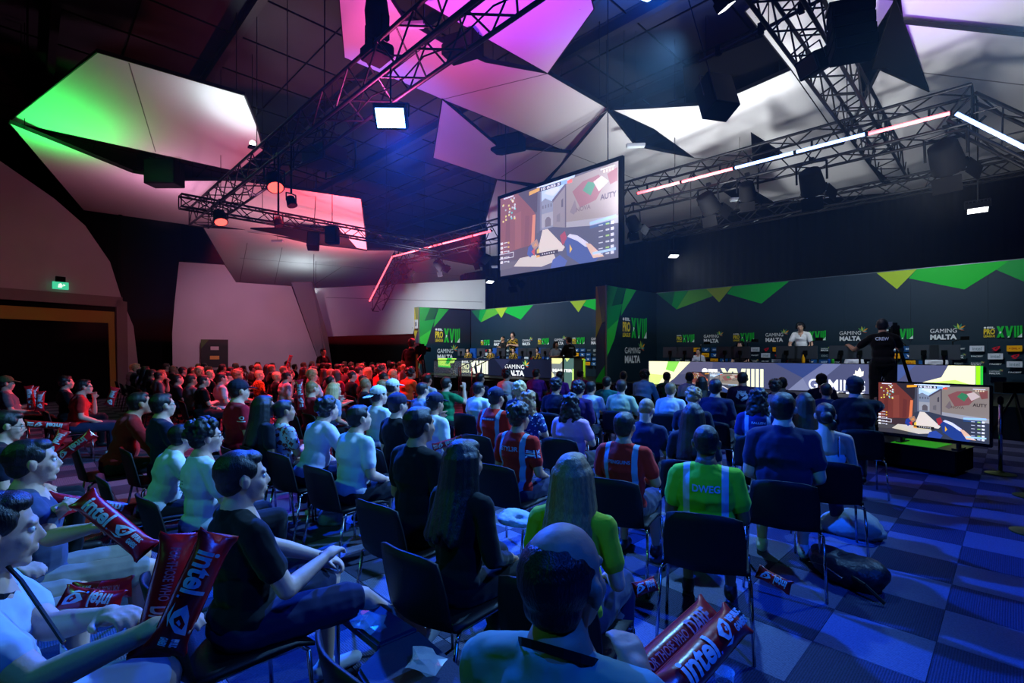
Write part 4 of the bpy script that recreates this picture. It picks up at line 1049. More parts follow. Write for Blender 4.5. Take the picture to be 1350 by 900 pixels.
# queue posts
qp = thing('queue_post', 'slim barrier post with round base at the right edge of the display', 'barrier post', (0, 0, 0))
MB().lathe([(.16, 0), (.16, .012), (.05, .03), (.02, .05)], 24).obj('base', mat('post_base', (60, 75, 30), .4, .5), qp, smooth=False)
MB().cyl((0, 0, .04), (0, 0, 1.0), .022, n=14).obj('pole', CHROME, qp, smooth=True)
MB().lathe([(.03, .96), (.032, 1.0), (.03, 1.04), (.01, 1.06)], 14).obj('belt_head', BLACK, qp, smooth=True)
qp.location = at(1319, 625, z=0)
c2 = copy_tree(qp); c2.location = at(1360, 655, z=0); c2['label'] = 'barrier post at the right frame edge, only its base rim in view, farther one'
c3 = copy_tree(qp); c3.location = at(1362, 703, z=0); c3['label'] = 'barrier post at the right frame edge, only its base rim in view, nearer one'
# dark equipment silhouettes right of the stage
a = at(1338, 505, d=9.2)
r = thing('camera_rig', 'dark jib camera rig at the right edge beside the stage', 'camera', (a.x, a.y, 0), R(30))
MB().cyl((0, 0, .9), (.3, .3, 0), .02).cyl((0, 0, .9), (-.3, .2, 0), .02).cyl((0, 0, .9), (0, -.35, 0), .02).obj('tripod', BLKMET, r)
MB().box((-.25, -.12, .9), (.25, .12, 1.1)).cyl((.25, 0, 1.0), (.42, 0, 1.0), .06).obj('body', BLACK, r)
# ================================================================== people
def _sphere(c, r, Rm=None, nu=14, nv=9):
    c = Vector(c); v = [c + (Rm @ Vector((0, 0, r[2])) if Rm else Vector((0, 0, r[2])))]; f = []
    for j in range(1, nv):
        t = math.pi * j / nv
        for i in range(nu):
            a = 2 * math.pi * i / nu
            p = Vector((r[0] * math.sin(t) * math.cos(a), r[1] * math.sin(t) * math.sin(a), r[2] * math.cos(t)))
            v.append(c + (Rm @ p if Rm else p))
    p = Vector((0, 0, -r[2])); v.append(c + (Rm @ p if Rm else p))
    for i in range(nu): f.append((0, 1 + i, 1 + (i + 1) % nu))
    for j in range(nv - 2):
        for i in range(nu):
            a = 1 + j * nu + i; b = 1 + j * nu + (i + 1) % nu; f.append((a, a + nu, b + nu, b))
    l = len(v) - 1; o = 1 + (nv - 2) * nu
    for i in range(nu): f.append((o + i, l, o + (i + 1) % nu))
    return v, f
class Blob:
    """a union of ellipsoids and tapered capsules, fused into one skin by a voxel remesh"""
    def __init__(s): s.mb = MB()
    def ell(s, c, r, Rm=None): s.mb.add(*_sphere(c, r, Rm)); return s
    def cap(s, a, b, r0, r1):
        a = Vector(a); b = Vector(b); q = (b - a).to_track_quat('Z', 'Y').to_matrix(); L = (b - a).length; n = 12; v = []; f = []
        rings = [(-r0 * .97, r0 * .25), (-r0 * .7, r0 * .71), (0, r0), (L * .5, (r0 + r1) / 2), (L, r1), (L + r1 * .7, r1 * .71), (L + r1 * .97, r1 * .25)]
        for z, r in rings:
            for i in range(n):
                t = 2 * math.pi * i / n; v.append(a + q @ Vector((r * math.cos(t), r * math.sin(t), z)))
        for k in range(len(rings) - 1):
            for i in range(n): f.append((k * n + i, k * n + (i + 1) % n, (k + 1) * n + (i + 1) % n, (k + 1) * n + i))
        f.append(tuple(range(n - 1, -1, -1))); f.append(tuple(range((len(rings) - 1) * n, len(rings) * n)))
        s.mb.add(v, f); return s
    def chain(s, pts, rs):
        for i in range(len(pts) - 1): s.cap(pts[i], pts[i + 1], rs[i], rs[i + 1])
        return s
    def mesh(s, name, vox, smooth=4, folds=0.0, fs=.09, seed=0):
        me = bpy.data.meshes.new('tmp'); me.from_pydata(s.mb.v, [], s.mb.f)
        o = bpy.data.objects.new('tmp', me); COL.objects.link(o)
        m = o.modifiers.new('r', 'REMESH'); m.mode = 'VOXEL'; m.voxel_size = vox; m.use_smooth_shade = True
        m = o.modifiers.new('s', 'SMOOTH'); m.factor = .5; m.iterations = smooth
        if folds:
            t = bpy.data.textures.get('fold') or bpy.data.textures.new('fold', 'CLOUDS'); t.noise_scale = fs; t.noise_depth = 1
            m = o.modifiers.new('d', 'DISPLACE'); m.texture = t; m.strength = folds; m.mid_level = .5; m.texture_coords = 'LOCAL'
        dg = bpy.context.evaluated_depsgraph_get()
        out = bpy.data.meshes.new_from_object(o.evaluated_get(dg)); out.name = name; out.materials.clear()
        bpy.data.objects.remove(o); bpy.data.meshes.remove(me)
        return out

ARM = {  # elbow, wrist for the right side (x > 0); the left side mirrors x
    'lap': ((.215, .02, .71), (.13, .24, .645)), 'crossed': ((.235, .06, .74), (0.0, .22, .76)), 'phone': ((.215, .08, .74), (.06, .25, .86)),
    'chin': ((.17, .2, .76), (.05, .16, .99)), 'raised': ((.27, .17, .86), (.19, .24, 1.08)), 'point': ((.29, .26, .96), (.30, .53, .95)),
    'hold': ((.215, .1, .70), (.10, .32, .73)), 'knee': ((.23, .2, .74), (.15, .42, .63)), 'side': ((.27, -.04, .71), (.26, .1, .52)), 'out': ((.28, .2, .78), (.12, .46, .74)),
    'stand': ((.25, -.02, 1.14), (.25, .1, .90)), 'cam': ((.27, .16, 1.2), (.18, .42, 1.32)), 'camout': ((.36, .2, 1.2), (.42, .5, 1.3)), 'fold': ((.26, .04, 1.15), (.0, .2, 1.2)), 'desk': ((.25, .12, 1.14), (.16, .3, 1.02))}
def skel(arms=('lap', 'lap'), lean=0, yaw=0, pitch=0, roll=0, legs='sit', stand=False, spread=1.0):
    J = {}
    oz = .46 if stand else 0
    pel = Vector((0, 0, .53 + (.42 if stand else 0)))
    Lm = Matrix.Translation(pel) @ Matrix.Rotation(R(-lean), 4, 'X') @ Matrix.Translation(-pel)
    up = lambda p: Lm @ Vector(p)
    off = .42 if stand else 0
    J['pel'] = pel; J['off'] = off; J['L'] = Lm
    J['belly'] = up((0, .005, .70 + off)); J['chest'] = up((0, -.01, .86 + off)); J['neck'] = up((0, -.02, 1.02 + off)); J['head'] = up((0, .015, 1.165 + off))
    for s, nm in ((-1, 0), (1, 1)):
        J['sh', s] = up((s * .162, -.01, .965 + off))
        e, w_ = ARM[arms[nm]]
        J['el', s] = up((s * e[0], e[1], e[2])); J['wr', s] = up((s * w_[0], w_[1], w_[2]))
        if stand:
            J['hip', s] = Vector((s * .09, 0, .93)); J['kn', s] = Vector((s * .11, .02, .5)); J['an', s] = Vector((s * .12, -.01, .08)); J['toe', s] = Vector((s * .14, .15, .035))
        else:
            J['hip', s] = Vector((s * .09, .02, .53)); k = (s * .13 * spread, .45, .52); a = (s * .14 * spread, .44, .09)
            if legs == 'up' and s == 1: k = (.17, .42, .66); a = (.02, .5, .46)
            if legs == 'out' and s == 1: k = (.16, .47, .52); a = (.2, .82, .2)
            if legs == 'back': a = (s * .14, .26, .09)
            J['kn', s] = Vector(k); J['an', s] = Vector(a); J['toe', s] = J['an', s] + Vector((s * .01, .15, -.05))
            if legs == 'out' and s == 1: J['toe', s] = J['an', s] + Vector((0, .12, .05))
    H = Matrix.Translation(J['head']) @ Euler((R(pitch), R(roll), R(yaw))).to_matrix().to_4x4()
    J['H'] = H; J['top'] = H @ Vector((0, -.01, .118)); J['stand'] = stand
    return J

def P_hand(b, wr, el, s, curl=.5, detail=True, facing=None):
    d = (wr - el).normalized()
    up_ = Vector((0, 0, 1)); side = d.cross(up_)
    if side.length < .1: side = Vector((1, 0, 0))
    side.normalize(); pn = side.cross(d).normalized()     # pn: back of the hand
    if pn.z < 0: pn = -pn
    k = wr + d * .085
    b.cap(wr, wr + d * .04, .026, .03)
    for o in (-.026, -.009, .009, .026): b.cap(wr + d * .02 + side * o * .7, k + side * o, .016, .0125)
    for o, L, i in ((-.029, .060, 0), (-.010, .074, 1), (.010, .070, 2), (.029, .054, 3)):
        p = k + side * o; c1 = curl * (.8 + .12 * i)
        d1 = (d * math.cos(c1 * .8) - pn * math.sin(c1 * .8)); d2 = (d * math.cos(c1 * 1.9) - pn * math.sin(c1 * 1.9)); d3 = (d * math.cos(c1 * 2.7) - pn * math.sin(c1 * 2.7))
        p1 = p + d1 * L * .5; p2 = p1 + d2 * L * .3; p3 = p2 + d3 * L * .25
        b.chain([p, p1, p2, p3], [.0095, .0088, .008, .007])
    t = -side * s if True else side
    t = t if (t.x * s) < 0 else -t
    p = wr + d * .025 + t * .024
    p1 = p + (d * .55 + t * .8 - pn * .25).normalized() * .038; p2 = p1 + (d * .9 + t * .2 - pn * .3).normalized() * .028
    b.chain([wr + d * .02, p, p1, p2], [.016, .013, .011, .009])

def P_body(J, vox, build=1.0):
    b = Blob(); H = J['H']; hp = lambda *p: H @ Vector(p); Hm = H.to_3x3(); w = build
    e = lambda c, r: b.ell(hp(*c), r, Hm)
    e((0, -.018, .028), (.075, .096, .09)); e((0, .028, -.03), (.061, .062, .082)); e((0, .03, -.078), (.047, .048, .036)); e((0, .066, -.096), (.022, .018, .018))
    e((0, .074, .022), (.05, .016, .014)); e((-.035, .055, -.03), (.026, .026, .028)); e((.035, .055, -.03), (.026, .026, .028))
    b.cap(hp(0, .084, .006), hp(0, .1, -.026), .0085, .0118); e((0, .092, -.033), (.018, .012, .009))
    e((0, .083, -.055), (.026, .014, .007)); e((0, .082, -.067), (.022, .014, .008))
    for s in (-1, 1):
        e((s * .078, -.006, -.008), (.011, .02, .032)); e((s * .084, -.012, .006), (.009, .012, .016))
    b.cap(hp(0, -.015, -.05), J['neck'], .054, .06)
    Lm = J['L'].to_3x3()
    n = J['neck']; b.cap(n, J['chest'], .075 * w, .13 * w)
    b.ell(J['chest'], (.155 * w, .105 * w, .15), Lm); b.ell(J['belly'], (.145 * w, .11 * w, .15), Lm); b.ell(J['pel'] + Vector((0, -.01, .03)), (.165 * w, .125 * w, .12), None)
    for s in (-1, 1):
        b.cap(n + Vector((0, 0, -.01)), J['sh', s], .042, .052 * w); sh, el, wr = J['sh', s], J['el', s], J['wr', s]
        b.cap(sh, el, .053 * w, .04 * w); m = el.lerp(wr, .3); b.cap(el, m, .04 * w, .041 * w); b.cap(m, wr, .041 * w, .026)
        P_hand(b, wr, el, s)
        b.chain([J['hip', s], J['hip', s].lerp(J['kn', s], .5), J['kn', s]], [.088 * w, .078 * w, .056]); c = J['kn', s].lerp(J['an', s], .3) + Vector((0, -.015, 0))
        b.chain([J['kn', s], c, J['an', s]], [.054, .055, .034]); b.cap(J['an', s] + Vector((0, -.03, -.04)), J['toe', s], .033, .03)
    return b.mesh('body', vox, 3)
def P_shirt(J, vox, sleeve='short', build=1.0, folds=.02):
    b = Blob(); w = build; Lm = J['L'].to_3x3(); n = J['neck']
    b.cap(n + Vector((0, -.014, -.022)), J['chest'], .078 * w, .14 * w)
    b.ell(J['chest'], (.17 * w, .122 * w, .165), Lm); b.ell(J['belly'], (.16 * w, .128 * w, .16), Lm); b.ell(J['pel'] + Vector((0, -.012, .045)), (.175 * w, .142 * w, .105), None)
    b.ell(J['chest'] + Lm @ Vector((0, -.04, .05)), (.15 * w, .085 * w, .12), Lm)
    for s in (-1, 1):
        sh, el, wr = J['sh', s], J['el', s], J['wr', s]
        b.cap(n + Vector((s * .03, -.005, -.022)), sh + Vector((0, 0, -.002)), .058, .062 * w)
        if sleeve == 'short': b.cap(sh, sh.lerp(el, .62), .062 * w, .06 * w)
        elif sleeve == 'none': pass
        else: b.cap(sh, el, .062 * w, .053 * w); b.cap(el, el.lerp(wr, .92), .053 * w, .04)
    return b.mesh('shirt', vox, 3, folds, .11)
def P_top(J, vox, build=1.0):
    b = Blob(); Lm = J['L'].to_3x3(); w = build
    b.ell(J['chest'] + Lm @ Vector((0, 0, -.07)), (.168 * w, .12 * w, .10), Lm); b.ell(J['belly'], (.16 * w, .125 * w, .16), Lm); b.ell(J['pel'] + Vector((0, 0, .05)), (.175 * w, .14 * w, .1))
    for s in (-1, 1): b.cap(J['chest'] + Lm @ Vector((s * .09, -.105, -.02)), J['chest'] + Lm @ Vector((s * .095, -.06, .125)), .009, .009); b.cap(J['chest'] + Lm @ Vector((s * .095, -.06, .125)), J['chest'] + Lm @ Vector((s * .09, .09, .05)), .009, .009)
    return b.mesh('top', vox, 2)
def P_legs(J, vox, kind='long', build=1.0):
    b = Blob(); w = build
    b.ell(J['pel'] + Vector((0, -.01, .0)), (.182 * w, .14 * w, .11))
    for s in (-1, 1):
        h, k, a = J['hip', s], J['kn', s], J['an', s]
        if kind == 'long': b.chain([h, h.lerp(k, .5), k, k.lerp(a, .5), a.lerp(k, .06)], [.1 * w, .09 * w, .073, .066, .056])
        else: b.chain([h, h.lerp(k, .5), h.lerp(k, .86)], [.102 * w, .095 * w, .086])
    return b.mesh('trousers' if kind == 'long' else 'shorts', vox, 3, .018, .12)
def P_shoe(J, s, vox):
    b = Blob(); a, t = J['an', s], J['toe', s]; d = (t - a).normalized()
    b.cap(a + Vector((0, -.045, -.035)), t + Vector((0, .02, -.005)), .042, .036); b.cap(a, a + Vector((0, -.02, -.03)), .044, .045)
    return b.mesh('shoe', vox, 3)
def P_hair(J, vox, kind, seed=0):
    b = Blob(); H = J['H']; hp = lambda *p: H @ Vector(p); Hm = H.to_3x3(); e = lambda c, r: b.ell(hp(*c), r, Hm)
    rnd = random.Random(seed)
    if kind in ('short', 'curly', 'long', 'bun', 'mid', 'wavy'):
        e((0, -.028, .036), (.081, .097, .089)); e((0, -.05, -.015), (.073, .06, .062)); e((0, .02, .082), (.06, .055, .036))
        for s in (-1, 1): e((s * .062, .0, .038), (.019, .045, .042))
    if kind == 'buzz': e((0, -.022, .033), (.0785, .097, .089)); e((0, -.045, -.01), (.07, .062, .06))
    if kind == 'bald': e((0, -.033, .022), (.0795, .089, .085)); e((0, -.05, -.04), (.066, .052, .045))
    if kind in ('curly', 'wavy'):
        for i in range(110 if kind == 'curly' else 90):
            t = rnd.uniform(0, 2 * math.pi); z = rnd.uniform(-.35, 1); q = math.sqrt(max(0, 1 - z * z))
            x, y, zz = .088 * q * math.cos(t), -.028 + .1 * q * math.sin(t), .045 + .095 * z
            if y > .045 and zz < .085: continue
            e((x, y, zz), (rnd.uniform(.012, .024),) * 3)
    if kind == 'wavy':
        for i in range(90):
            t = rnd.uniform(R(165), R(375)); z = rnd.uniform(-.17, .02); rr = .085 + .03 * (-z / .17)
            e((rr * math.cos(t), -.03 + .085 * math.sin(t), z), (rnd.uniform(.018, .03),) * 3)
    if kind == 'mid':
        for i in range(9):
            t = R(170 + 200 * i / 8); b.cap(hp(.075 * math.cos(t), -.02 + .085 * math.sin(t), .02), hp(.08 * math.cos(t), -.03 + .085 * math.sin(t), -.14), .028, .026)
    if kind == 'long':
        L = J['L'].to_3x3()
        for i in range(11):
            t = R(168 + 204 * i / 10); a = hp(.07 * math.cos(t), -.02 + .085 * math.sin(t), .03); m = hp(.088 * math.cos(t), -.03 + .09 * math.sin(t), -.13)
            c = J['chest'] + L @ Vector((.105 * math.cos(t), -.118 + .04 * math.sin(t), -.02 - .05 * rnd.random()))
            b.chain([a, m, c], [.03, .034, .022])
    if kind == 'bun':
        e((0, -.12, .0), (.05, .045, .05)); e((.05, -.1, -.07), (.035, .03, .05))
    if kind == 'tail': pass
    return b.mesh('hair', vox, 2, .01 if kind in ('curly', 'wavy') else .003, .03)
def P_cap(J, vox, back=False):
    b = Blob(); H = J['H']; hp = lambda *p: H @ Vector(p); Hm = H.to_3x3()
    b.ell(hp(0, -.018, .055), (.088, .107, .08), Hm)
    y = -1 if back else 1
    M = Hm @ Matrix.Rotation(R(-12 * y), 3, 'X')
    b.ell(hp(0, -.018 + y * .13, .035 if not back else .005), (.07, .075, .009), M); b.ell(hp(0, -.018, .137), (.01, .01, .007), Hm)
    return b.mesh('cap', vox, 1)

SKIN = [mat('skin_light', (214, 166, 140), .55, noise=.06, nscale=14, bump=.05, bscale=120), mat('skin_medium', (186, 134, 104), .55, noise=.06, nscale=14, bump=.05, bscale=120), mat('skin_brown', (124, 82, 60), .5, noise=.06, nscale=14, bump=.05, bscale=120)]
HAIRC = {'dark': (22, 18, 16), 'brown': (58, 40, 28), 'light': (150, 112, 70), 'blond': (205, 170, 115), 'grey': (110, 105, 100)}
def hairm(k): return mat('hair_' + k, HAIRC[k], .42, spec=.5, noise=.3, nscale=160, bump=.3, bscale=260, stretch=(1, 1, .22))
def cloth(name, c, pat=None, pc=None):
    nm = 'cloth_' + name
    if nm in _M: return _M[nm]
    m = mat(nm, c, .85, spec=.15, bump=.25, bscale=9, sheen=.1)
    if pat:
        nt = m.node_tree; b = nt.nodes['Principled BSDF']; tc = nt.nodes.new('ShaderNodeTexCoord')
        mx = nt.nodes.new('ShaderNodeMix'); mx.data_type = 'RGBA'; mx.inputs['A'].default_value = (*lin(c), 1); mx.inputs['B'].default_value = (*lin(pc), 1)
        if pat in ('vest', 'vestl'):      # reflective vertical bands on the back and front, and a band of contrast on the shoulder
            sx = nt.nodes.new('ShaderNodeSeparateXYZ'); nt.links.new(tc.outputs['Object'], sx.inputs[0])
            ab = nt.nodes.new('ShaderNodeMath'); ab.operation = 'ABSOLUTE'; nt.links.new(sx.outputs[0], ab.inputs[0])
            sb = nt.nodes.new('ShaderNodeMath'); sb.operation = 'SUBTRACT'; nt.links.new(ab.outputs[0], sb.inputs[0]); sb.inputs[1].default_value = .112
            a2 = nt.nodes.new('ShaderNodeMath'); a2.operation = 'ABSOLUTE'; nt.links.new(sb.outputs[0], a2.inputs[0])
            lt = nt.nodes.new('ShaderNodeMath'); lt.operation = 'LESS_THAN'; nt.links.new(a2.outputs[0], lt.inputs[0]); lt.inputs[1].default_value = .02
            nt.links.new(lt.outputs[0], mx.inputs['Factor'])
        else:
            n = nt.nodes.new('ShaderNodeTexVoronoi' if pat == 'dots' else 'ShaderNodeTexNoise'); n.inputs['Scale'].default_value = {'dots': 26, 'floral': 22, 'camo': 9, 'marble': 14}[pat]
            nt.links.new(tc.outputs['Object'], n.inputs['Vector'])
            mr = nt.nodes.new('ShaderNodeMapRange'); mr.inputs['From Min'].default_value = .32 if pat == 'dots' else .53; mr.inputs['From Max'].default_value = .28 if pat == 'dots' else .56
            nt.links.new(n.outputs[0], mr.inputs['Value']); nt.links.new(mr.outputs[0], mx.inputs['Factor'])
        nt.links.new(mx.outputs['Result'], b.inputs['Base Color'])
    return m
SHOEM = mat('shoe_dark', (25, 25, 28), .5); SHOEW = mat('shoe_white', (200, 200, 205), .5)
EYEM = mat('eye_white', (225, 220, 215), .2, spec=.5); IRISM = mat('iris_dark', (30, 20, 15), .1, spec=.6)
eye_me = MB().add(*_sphere((0, 0, 0), (.0112,) * 3, None, 12, 8)).mesh('eye', True); iris_me = MB().add(*_sphere((0, .0072, 0), (.0058, .0052, .0058), None, 10, 6)).mesh('iris', True)
_PC = {}
def cpart(key, fn):
    if key not in _PC: _PC[key] = fn()
    return _PC[key]

# ---- chairs
chair = thing('conference_chair', 'black shell conference chair with slim chrome legs', 'chair', (0, 0, 0))
def shell_grid(name, fn, nu=9, nv=7, t=.012):
    v = []; f = []
    for k in (0, 1):
        for j in range(nv):
            for i in range(nu): p, n_ = fn(i / (nu - 1), j / (nv - 1)); v.append(Vector(p) + Vector(n_) * t * k)
    N = nu * nv; g = lambda i, j, k: k * N + j * nu + i
    for j in range(nv - 1):
        for i in range(nu - 1): f += [(g(i, j, 0), g(i, j+1, 0), g(i+1, j+1, 0), g(i+1, j, 0)), (g(i, j, 1), g(i+1, j, 1), g(i+1, j+1, 1), g(i, j+1, 1))]
    for i in range(nu - 1): f += [(g(i, 0, 0), g(i+1, 0, 0), g(i+1, 0, 1), g(i, 0, 1)), (g(i, nv-1, 0), g(i, nv-1, 1), g(i+1, nv-1, 1), g(i+1, nv-1, 0))]
    for j in range(nv - 1): f += [(g(0, j, 0), g(0, j, 1), g(0, j+1, 1), g(0, j+1, 0)), (g(nu-1, j, 0), g(nu-1, j+1, 0), g(nu-1, j+1, 1), g(nu-1, j, 1))]
    return MB().add(v, f)
seat_mb = shell_grid('seat', lambda u, v: ((( u - .5) * .46, -.2 + v * .43, .445 - .02 * math.cos((u - .5) * math.pi) - .03 * max(0, v - .8) / .2), (0, 0, 1)), t=.018)
back_mb = shell_grid('backrest', lambda u, v: (((u - .5) * (.43 - .1 * max(0, v - .6)), -.215 - .07 * v - .05 * math.cos((u - .5) * math.pi), .45 + .34 * v - .03 * abs(u - .5) ** 3 * 8 * v), (0, 1, 0)), t=.014)
leg_paths = [[(sx * .21, .17, .435), (sx * .235, .2, .41), (sx * .25, .23, 0.004)] if fr_ else [(sx * .21, -.16, .435), (sx * .235, -.2, .41), (sx * .25, -.27, 0.004)] for sx in (-1, 1) for fr_ in (True, False)]
seat_mb.obj('seat', PLAST, chair, smooth=True); back_mb.obj('backrest', PLAST, chair, smooth=True)
for lp in leg_paths: MB().path(lp, .010, 8).obj('leg', CHROME, chair, smooth=True)
MB().path([(-.21, .17, .432), (-.21, -.16, .432), (.21, -.16, .432), (.21, .17, .432), (-.21, .17, .432)], .009, 6).obj('frame', CHROME, chair)
jm = MB().add(seat_mb.v, seat_mb.f).add(back_mb.v, back_mb.f)
for lp in leg_paths: jm.path(lp, .011, 5)
far_chair = jm.mesh('conference_chair_far')
_first_chair = [True]
def put_chair(x, y, rz, label='black shell conference chair with slim chrome legs under a seated visitor', group='occupied chairs in the near and middle rows'):
    c = chair if _first_chair[0] else copy_tree(chair); _first_chair[0] = False
    c.location = (x, y, 0); c.rotation_euler = (0, 0, rz); c['label'] = label; c['group'] = group
    return c

_CL = set()
def chair_label(lb):
    w_ = lb.replace(',', '').split()[:11]
    while w_[-1] in ('a', 'the', 'in', 'of', 'and', 'with', 'to', 'on', 'by', 'at', 'his', 'her', 'its', 'right', 'left', 'from', 'behind', 'two', 'T-shirt,', 'white', 'black', 'dark', 'one', 'blue', 'short', 'red', 'under', 'below', 'farther', 'nearer', 'before', 'just', 'grey', 'pale', 'green', 'long', 'as', 'beside', 'lit'): w_.pop()
    t = 'black shell chair under the ' + ' '.join(w_)
    if t in _CL: t = 'black chair under the ' + ' '.join(lb.replace(',', '').split()[:12])
    _CL.add(t)
    return t
PEOPLE_XY = []
def person(px, py, label, z=1.28, d=None, az=None, pose='p0', shirt=('black', (16, 16, 20), 'short'), hair=('short', 'dark'), legs=('long', (20, 22, 30)), skin=1, back=None,
           cap=None, glasses=False, vox=None, base=None, chairp=True, group=None, build=1.0, lanyard=False, J=None, key=None, name='person', eyes=False, headset=False, s=None, backcol=(205, 215, 230), backbox=None, front=None, grab=None, flag=False):
    if J is None: J = POSES[pose]; key = pose
    z -= .06
    top = J['top']; s = s or 1.0
    zb = base or 0.0
    if J['stand'] or zb or s != 1.0:
        p = at(px, py, d=d) if d else at(px, py, z=zb + top.z * s)
    else:
        p = at(px, py, d=d) if d else at(px, py, z=z)
        s = min(1.14, max(.88, p.z / top.z))
    if d and J['stand']: s = (p.z - zb) / top.z
    if az is None: az = 46 if px < 480 else (46 - (px - 480) * .044 if px < 1000 else 22)
    rz = R(45.5 - az)
    Rz = Matrix.Rotation(rz, 4, 'Z'); o2 = Rz @ Vector((top.x * s, top.y * s, 0))
    loc = (p.x - o2.x, p.y - o2.y, zb)
    if grab:
        J = dict(J); iw = (Matrix.Translation(loc) @ Rz @ Matrix.Scale(s, 4)).inverted()
        for sd, gp in grab.items():
            sh_ = J['sh', sd]; t = iw @ Vector(gp); v = t - sh_; v = v.normalized() * max(.12, min(v.length - .075, .49)); wr = sh_ + v
            L = v.length; a_ = .275; b__ = .245; ca = (a_ * a_ + L * L - b__ * b__) / (2 * a_ * L); ca = max(-1, min(1, ca)); sn = math.sqrt(1 - ca * ca)
            dn = Vector((sd * .55, -.25, -1)); dn = (dn - v.normalized() * dn.dot(v.normalized())).normalized()
            J['wr', sd] = wr; J['el', sd] = sh_ + v.normalized() * a_ * ca + dn * a_ * sn
    root = thing(name, label, 'person', loc, rz, group); root.scale = (s, s, s)
    dist = Vector((loc[0], loc[1])).length
    if vox is None: vox = .0085 if dist < 3.0 else .012
    K = (key, vox, build)
    body = link('body', cpart(('body',) + K, lambda: P_body(J, vox, build)), SKIN[skin], root)
    sm = cloth(shirt[0], shirt[1], *(shirt[3:5] if len(shirt) > 3 else ()))
    if shirt[2] == 'top': sh = link('top', cpart(('top',) + K, lambda: P_top(J, vox, build)), sm, root)
    else: sh = link('shirt', cpart(('shirt', shirt[2]) + K, lambda: P_shirt(J, vox, shirt[2], build)), sm, root)
    lm = cloth('leg_%d_%d_%d' % legs[1], legs[1])
    link('trousers' if legs[0] == 'long' else 'shorts', cpart((legs[0],) + K, lambda: P_legs(J, vox, legs[0], build)), lm, root)
    for sd in (-1, 1): link('shoe', cpart(('shoe', sd) + K, lambda: P_shoe(J, sd, max(vox, .01))), SHOEW if (int(px) % 3 == 0) else SHOEM, root)
    if hair[0] != 'none': link('hair', cpart(('hair', hair[0]) + K, lambda: P_hair(J, vox * .8, hair[0], 5)), hairm(hair[1]), root)
    if cap: 
        co = link('cap', cpart(('cap', cap[0]) + K, lambda: P_cap(J, .007, cap[0] == 'back')), mat('cap_%d_%d_%d' % cap[1], cap[1], .8, bump=.1), root)
        if len(cap) > 2:
            g = MB(); hp_ = lambda x, z: J['H'] @ Vector((x, -.128 if z < .06 else -.122, z))
            g.path([hp_(-.011, .075), hp_(-.012, .06), hp_(0, .05), hp_(.012, .06), hp_(.011, .075)], .0028, 5); g.obj('cap_emblem', mat('emblem_white', (215, 220, 235), .6), root)
            g = MB().path([hp_(-.022, .022), hp_(-.015, .034), hp_(.015, .034), hp_(.022, .022)], .003, 5); g.obj('cap_strap', mat('cap_strap_grey', (70, 90, 110), .6), root)
    H = J['H']
    if eyes:
        for sd in (-1, 1):
            e = link('eye', eye_me, EYEM, root); e.matrix_local = H @ Matrix.Translation((sd * .03, .0725, .002))
            link('iris', iris_me, IRISM, e)
    if glasses:
        g = MB()
        for sd in (-1, 1):
            ring = [H @ Vector((sd * .032 + .024 * math.cos(t * R(30)), .101, .002 + .019 * math.sin(t * R(30)))) for t in range(13)]
            g.path(ring, .0025, 5); g.path([H @ Vector((sd * .056, .1, .006)), H @ Vector((sd * .082, .0, .008))], .0025, 5)
        g.path([H @ Vector((-.009, .104, .005)), H @ Vector((.009, .104, .005))], .0025, 5)
        g.obj('glasses', BLACK, root)
    if headset:
        g = MB(); arc = [H @ Vector((.098 * math.cos(t), 0.0, .015 + .118 * math.sin(t))) for t in [math.pi * k / 12 for k in range(13)]]
        g.path(arc, .012, 6)
        for sd in (-1, 1): g.cyl(H @ Vector((sd * .075, 0, -.005)), H @ Vector((sd * .108, 0, -.005)), .042, n=14)
        g.path([H @ Vector((-.1, .01, -.02)), H @ Vector((-.07, .1, -.07))], .004, 5)
        g.obj('headset', BLACK, root)
    if lanyard:
        n = J['neck']; g = MB()
        pts = [n + Vector((.085 * math.cos(t), .01 + .075 * math.sin(t), .005 - .05 * (math.sin(t)))) for t in [R(-270 + 360 * k / 16) for k in range(17)]]
        for a, b_ in zip(pts, pts[1:]):
            u_ = (b_ - a); g.add([a - Vector((0, 0, .009)), b_ - Vector((0, 0, .009)), b_ + Vector((0, 0, .009)), a + Vector((0, 0, .009))] + [q + (q - n).normalized() * .002 for q in (a - Vector((0, 0, .009)), b_ - Vector((0, 0, .009)), b_ + Vector((0, 0, .009)), a + Vector((0, 0, .009)))], ((0,1,2,3),(4,7,6,5),(0,4,5,1),(3,2,6,7)))
        g.obj('lanyard', mat('lanyard_strap', (18, 20, 24), .6), root)
    for txt, which, bx in ((back, -1, backbox), (front, 1, None)):
        if not txt: continue
        tree = BVHTree.FromPolygons([v.co[:] for v in sh.data.vertices], [tuple(q.vertices) for q in sh.data.polygons])
        x0, x1, z0, z1 = bx or (-.085, .085, -.0, .045)
        cz = J['chest'].z + .03
        pr = Print()
        for item in (txt if isinstance(txt, list) else [txt]):
            if isinstance(item, str): pr.text(item, x0, z0, x1, z1, backcol, .03)
            elif item[0] == 'poly': pr.poly(item[1], item[2] if len(item) > 2 else backcol)
            elif item[0] == 'bars':
                rb = random.Random(4); xx, y0_, x1_, y1_ = item[1]
                while xx < x1_:
                    wd = rb.uniform(.006, .016); pr.rect(xx, y0_, min(xx + wd, x1_), y1_, item[2] if len(item) > 2 else backcol); xx += wd + .005
            else: pr.text(item[0], *item[1], backcol if len(item) < 3 else item[2], .03)
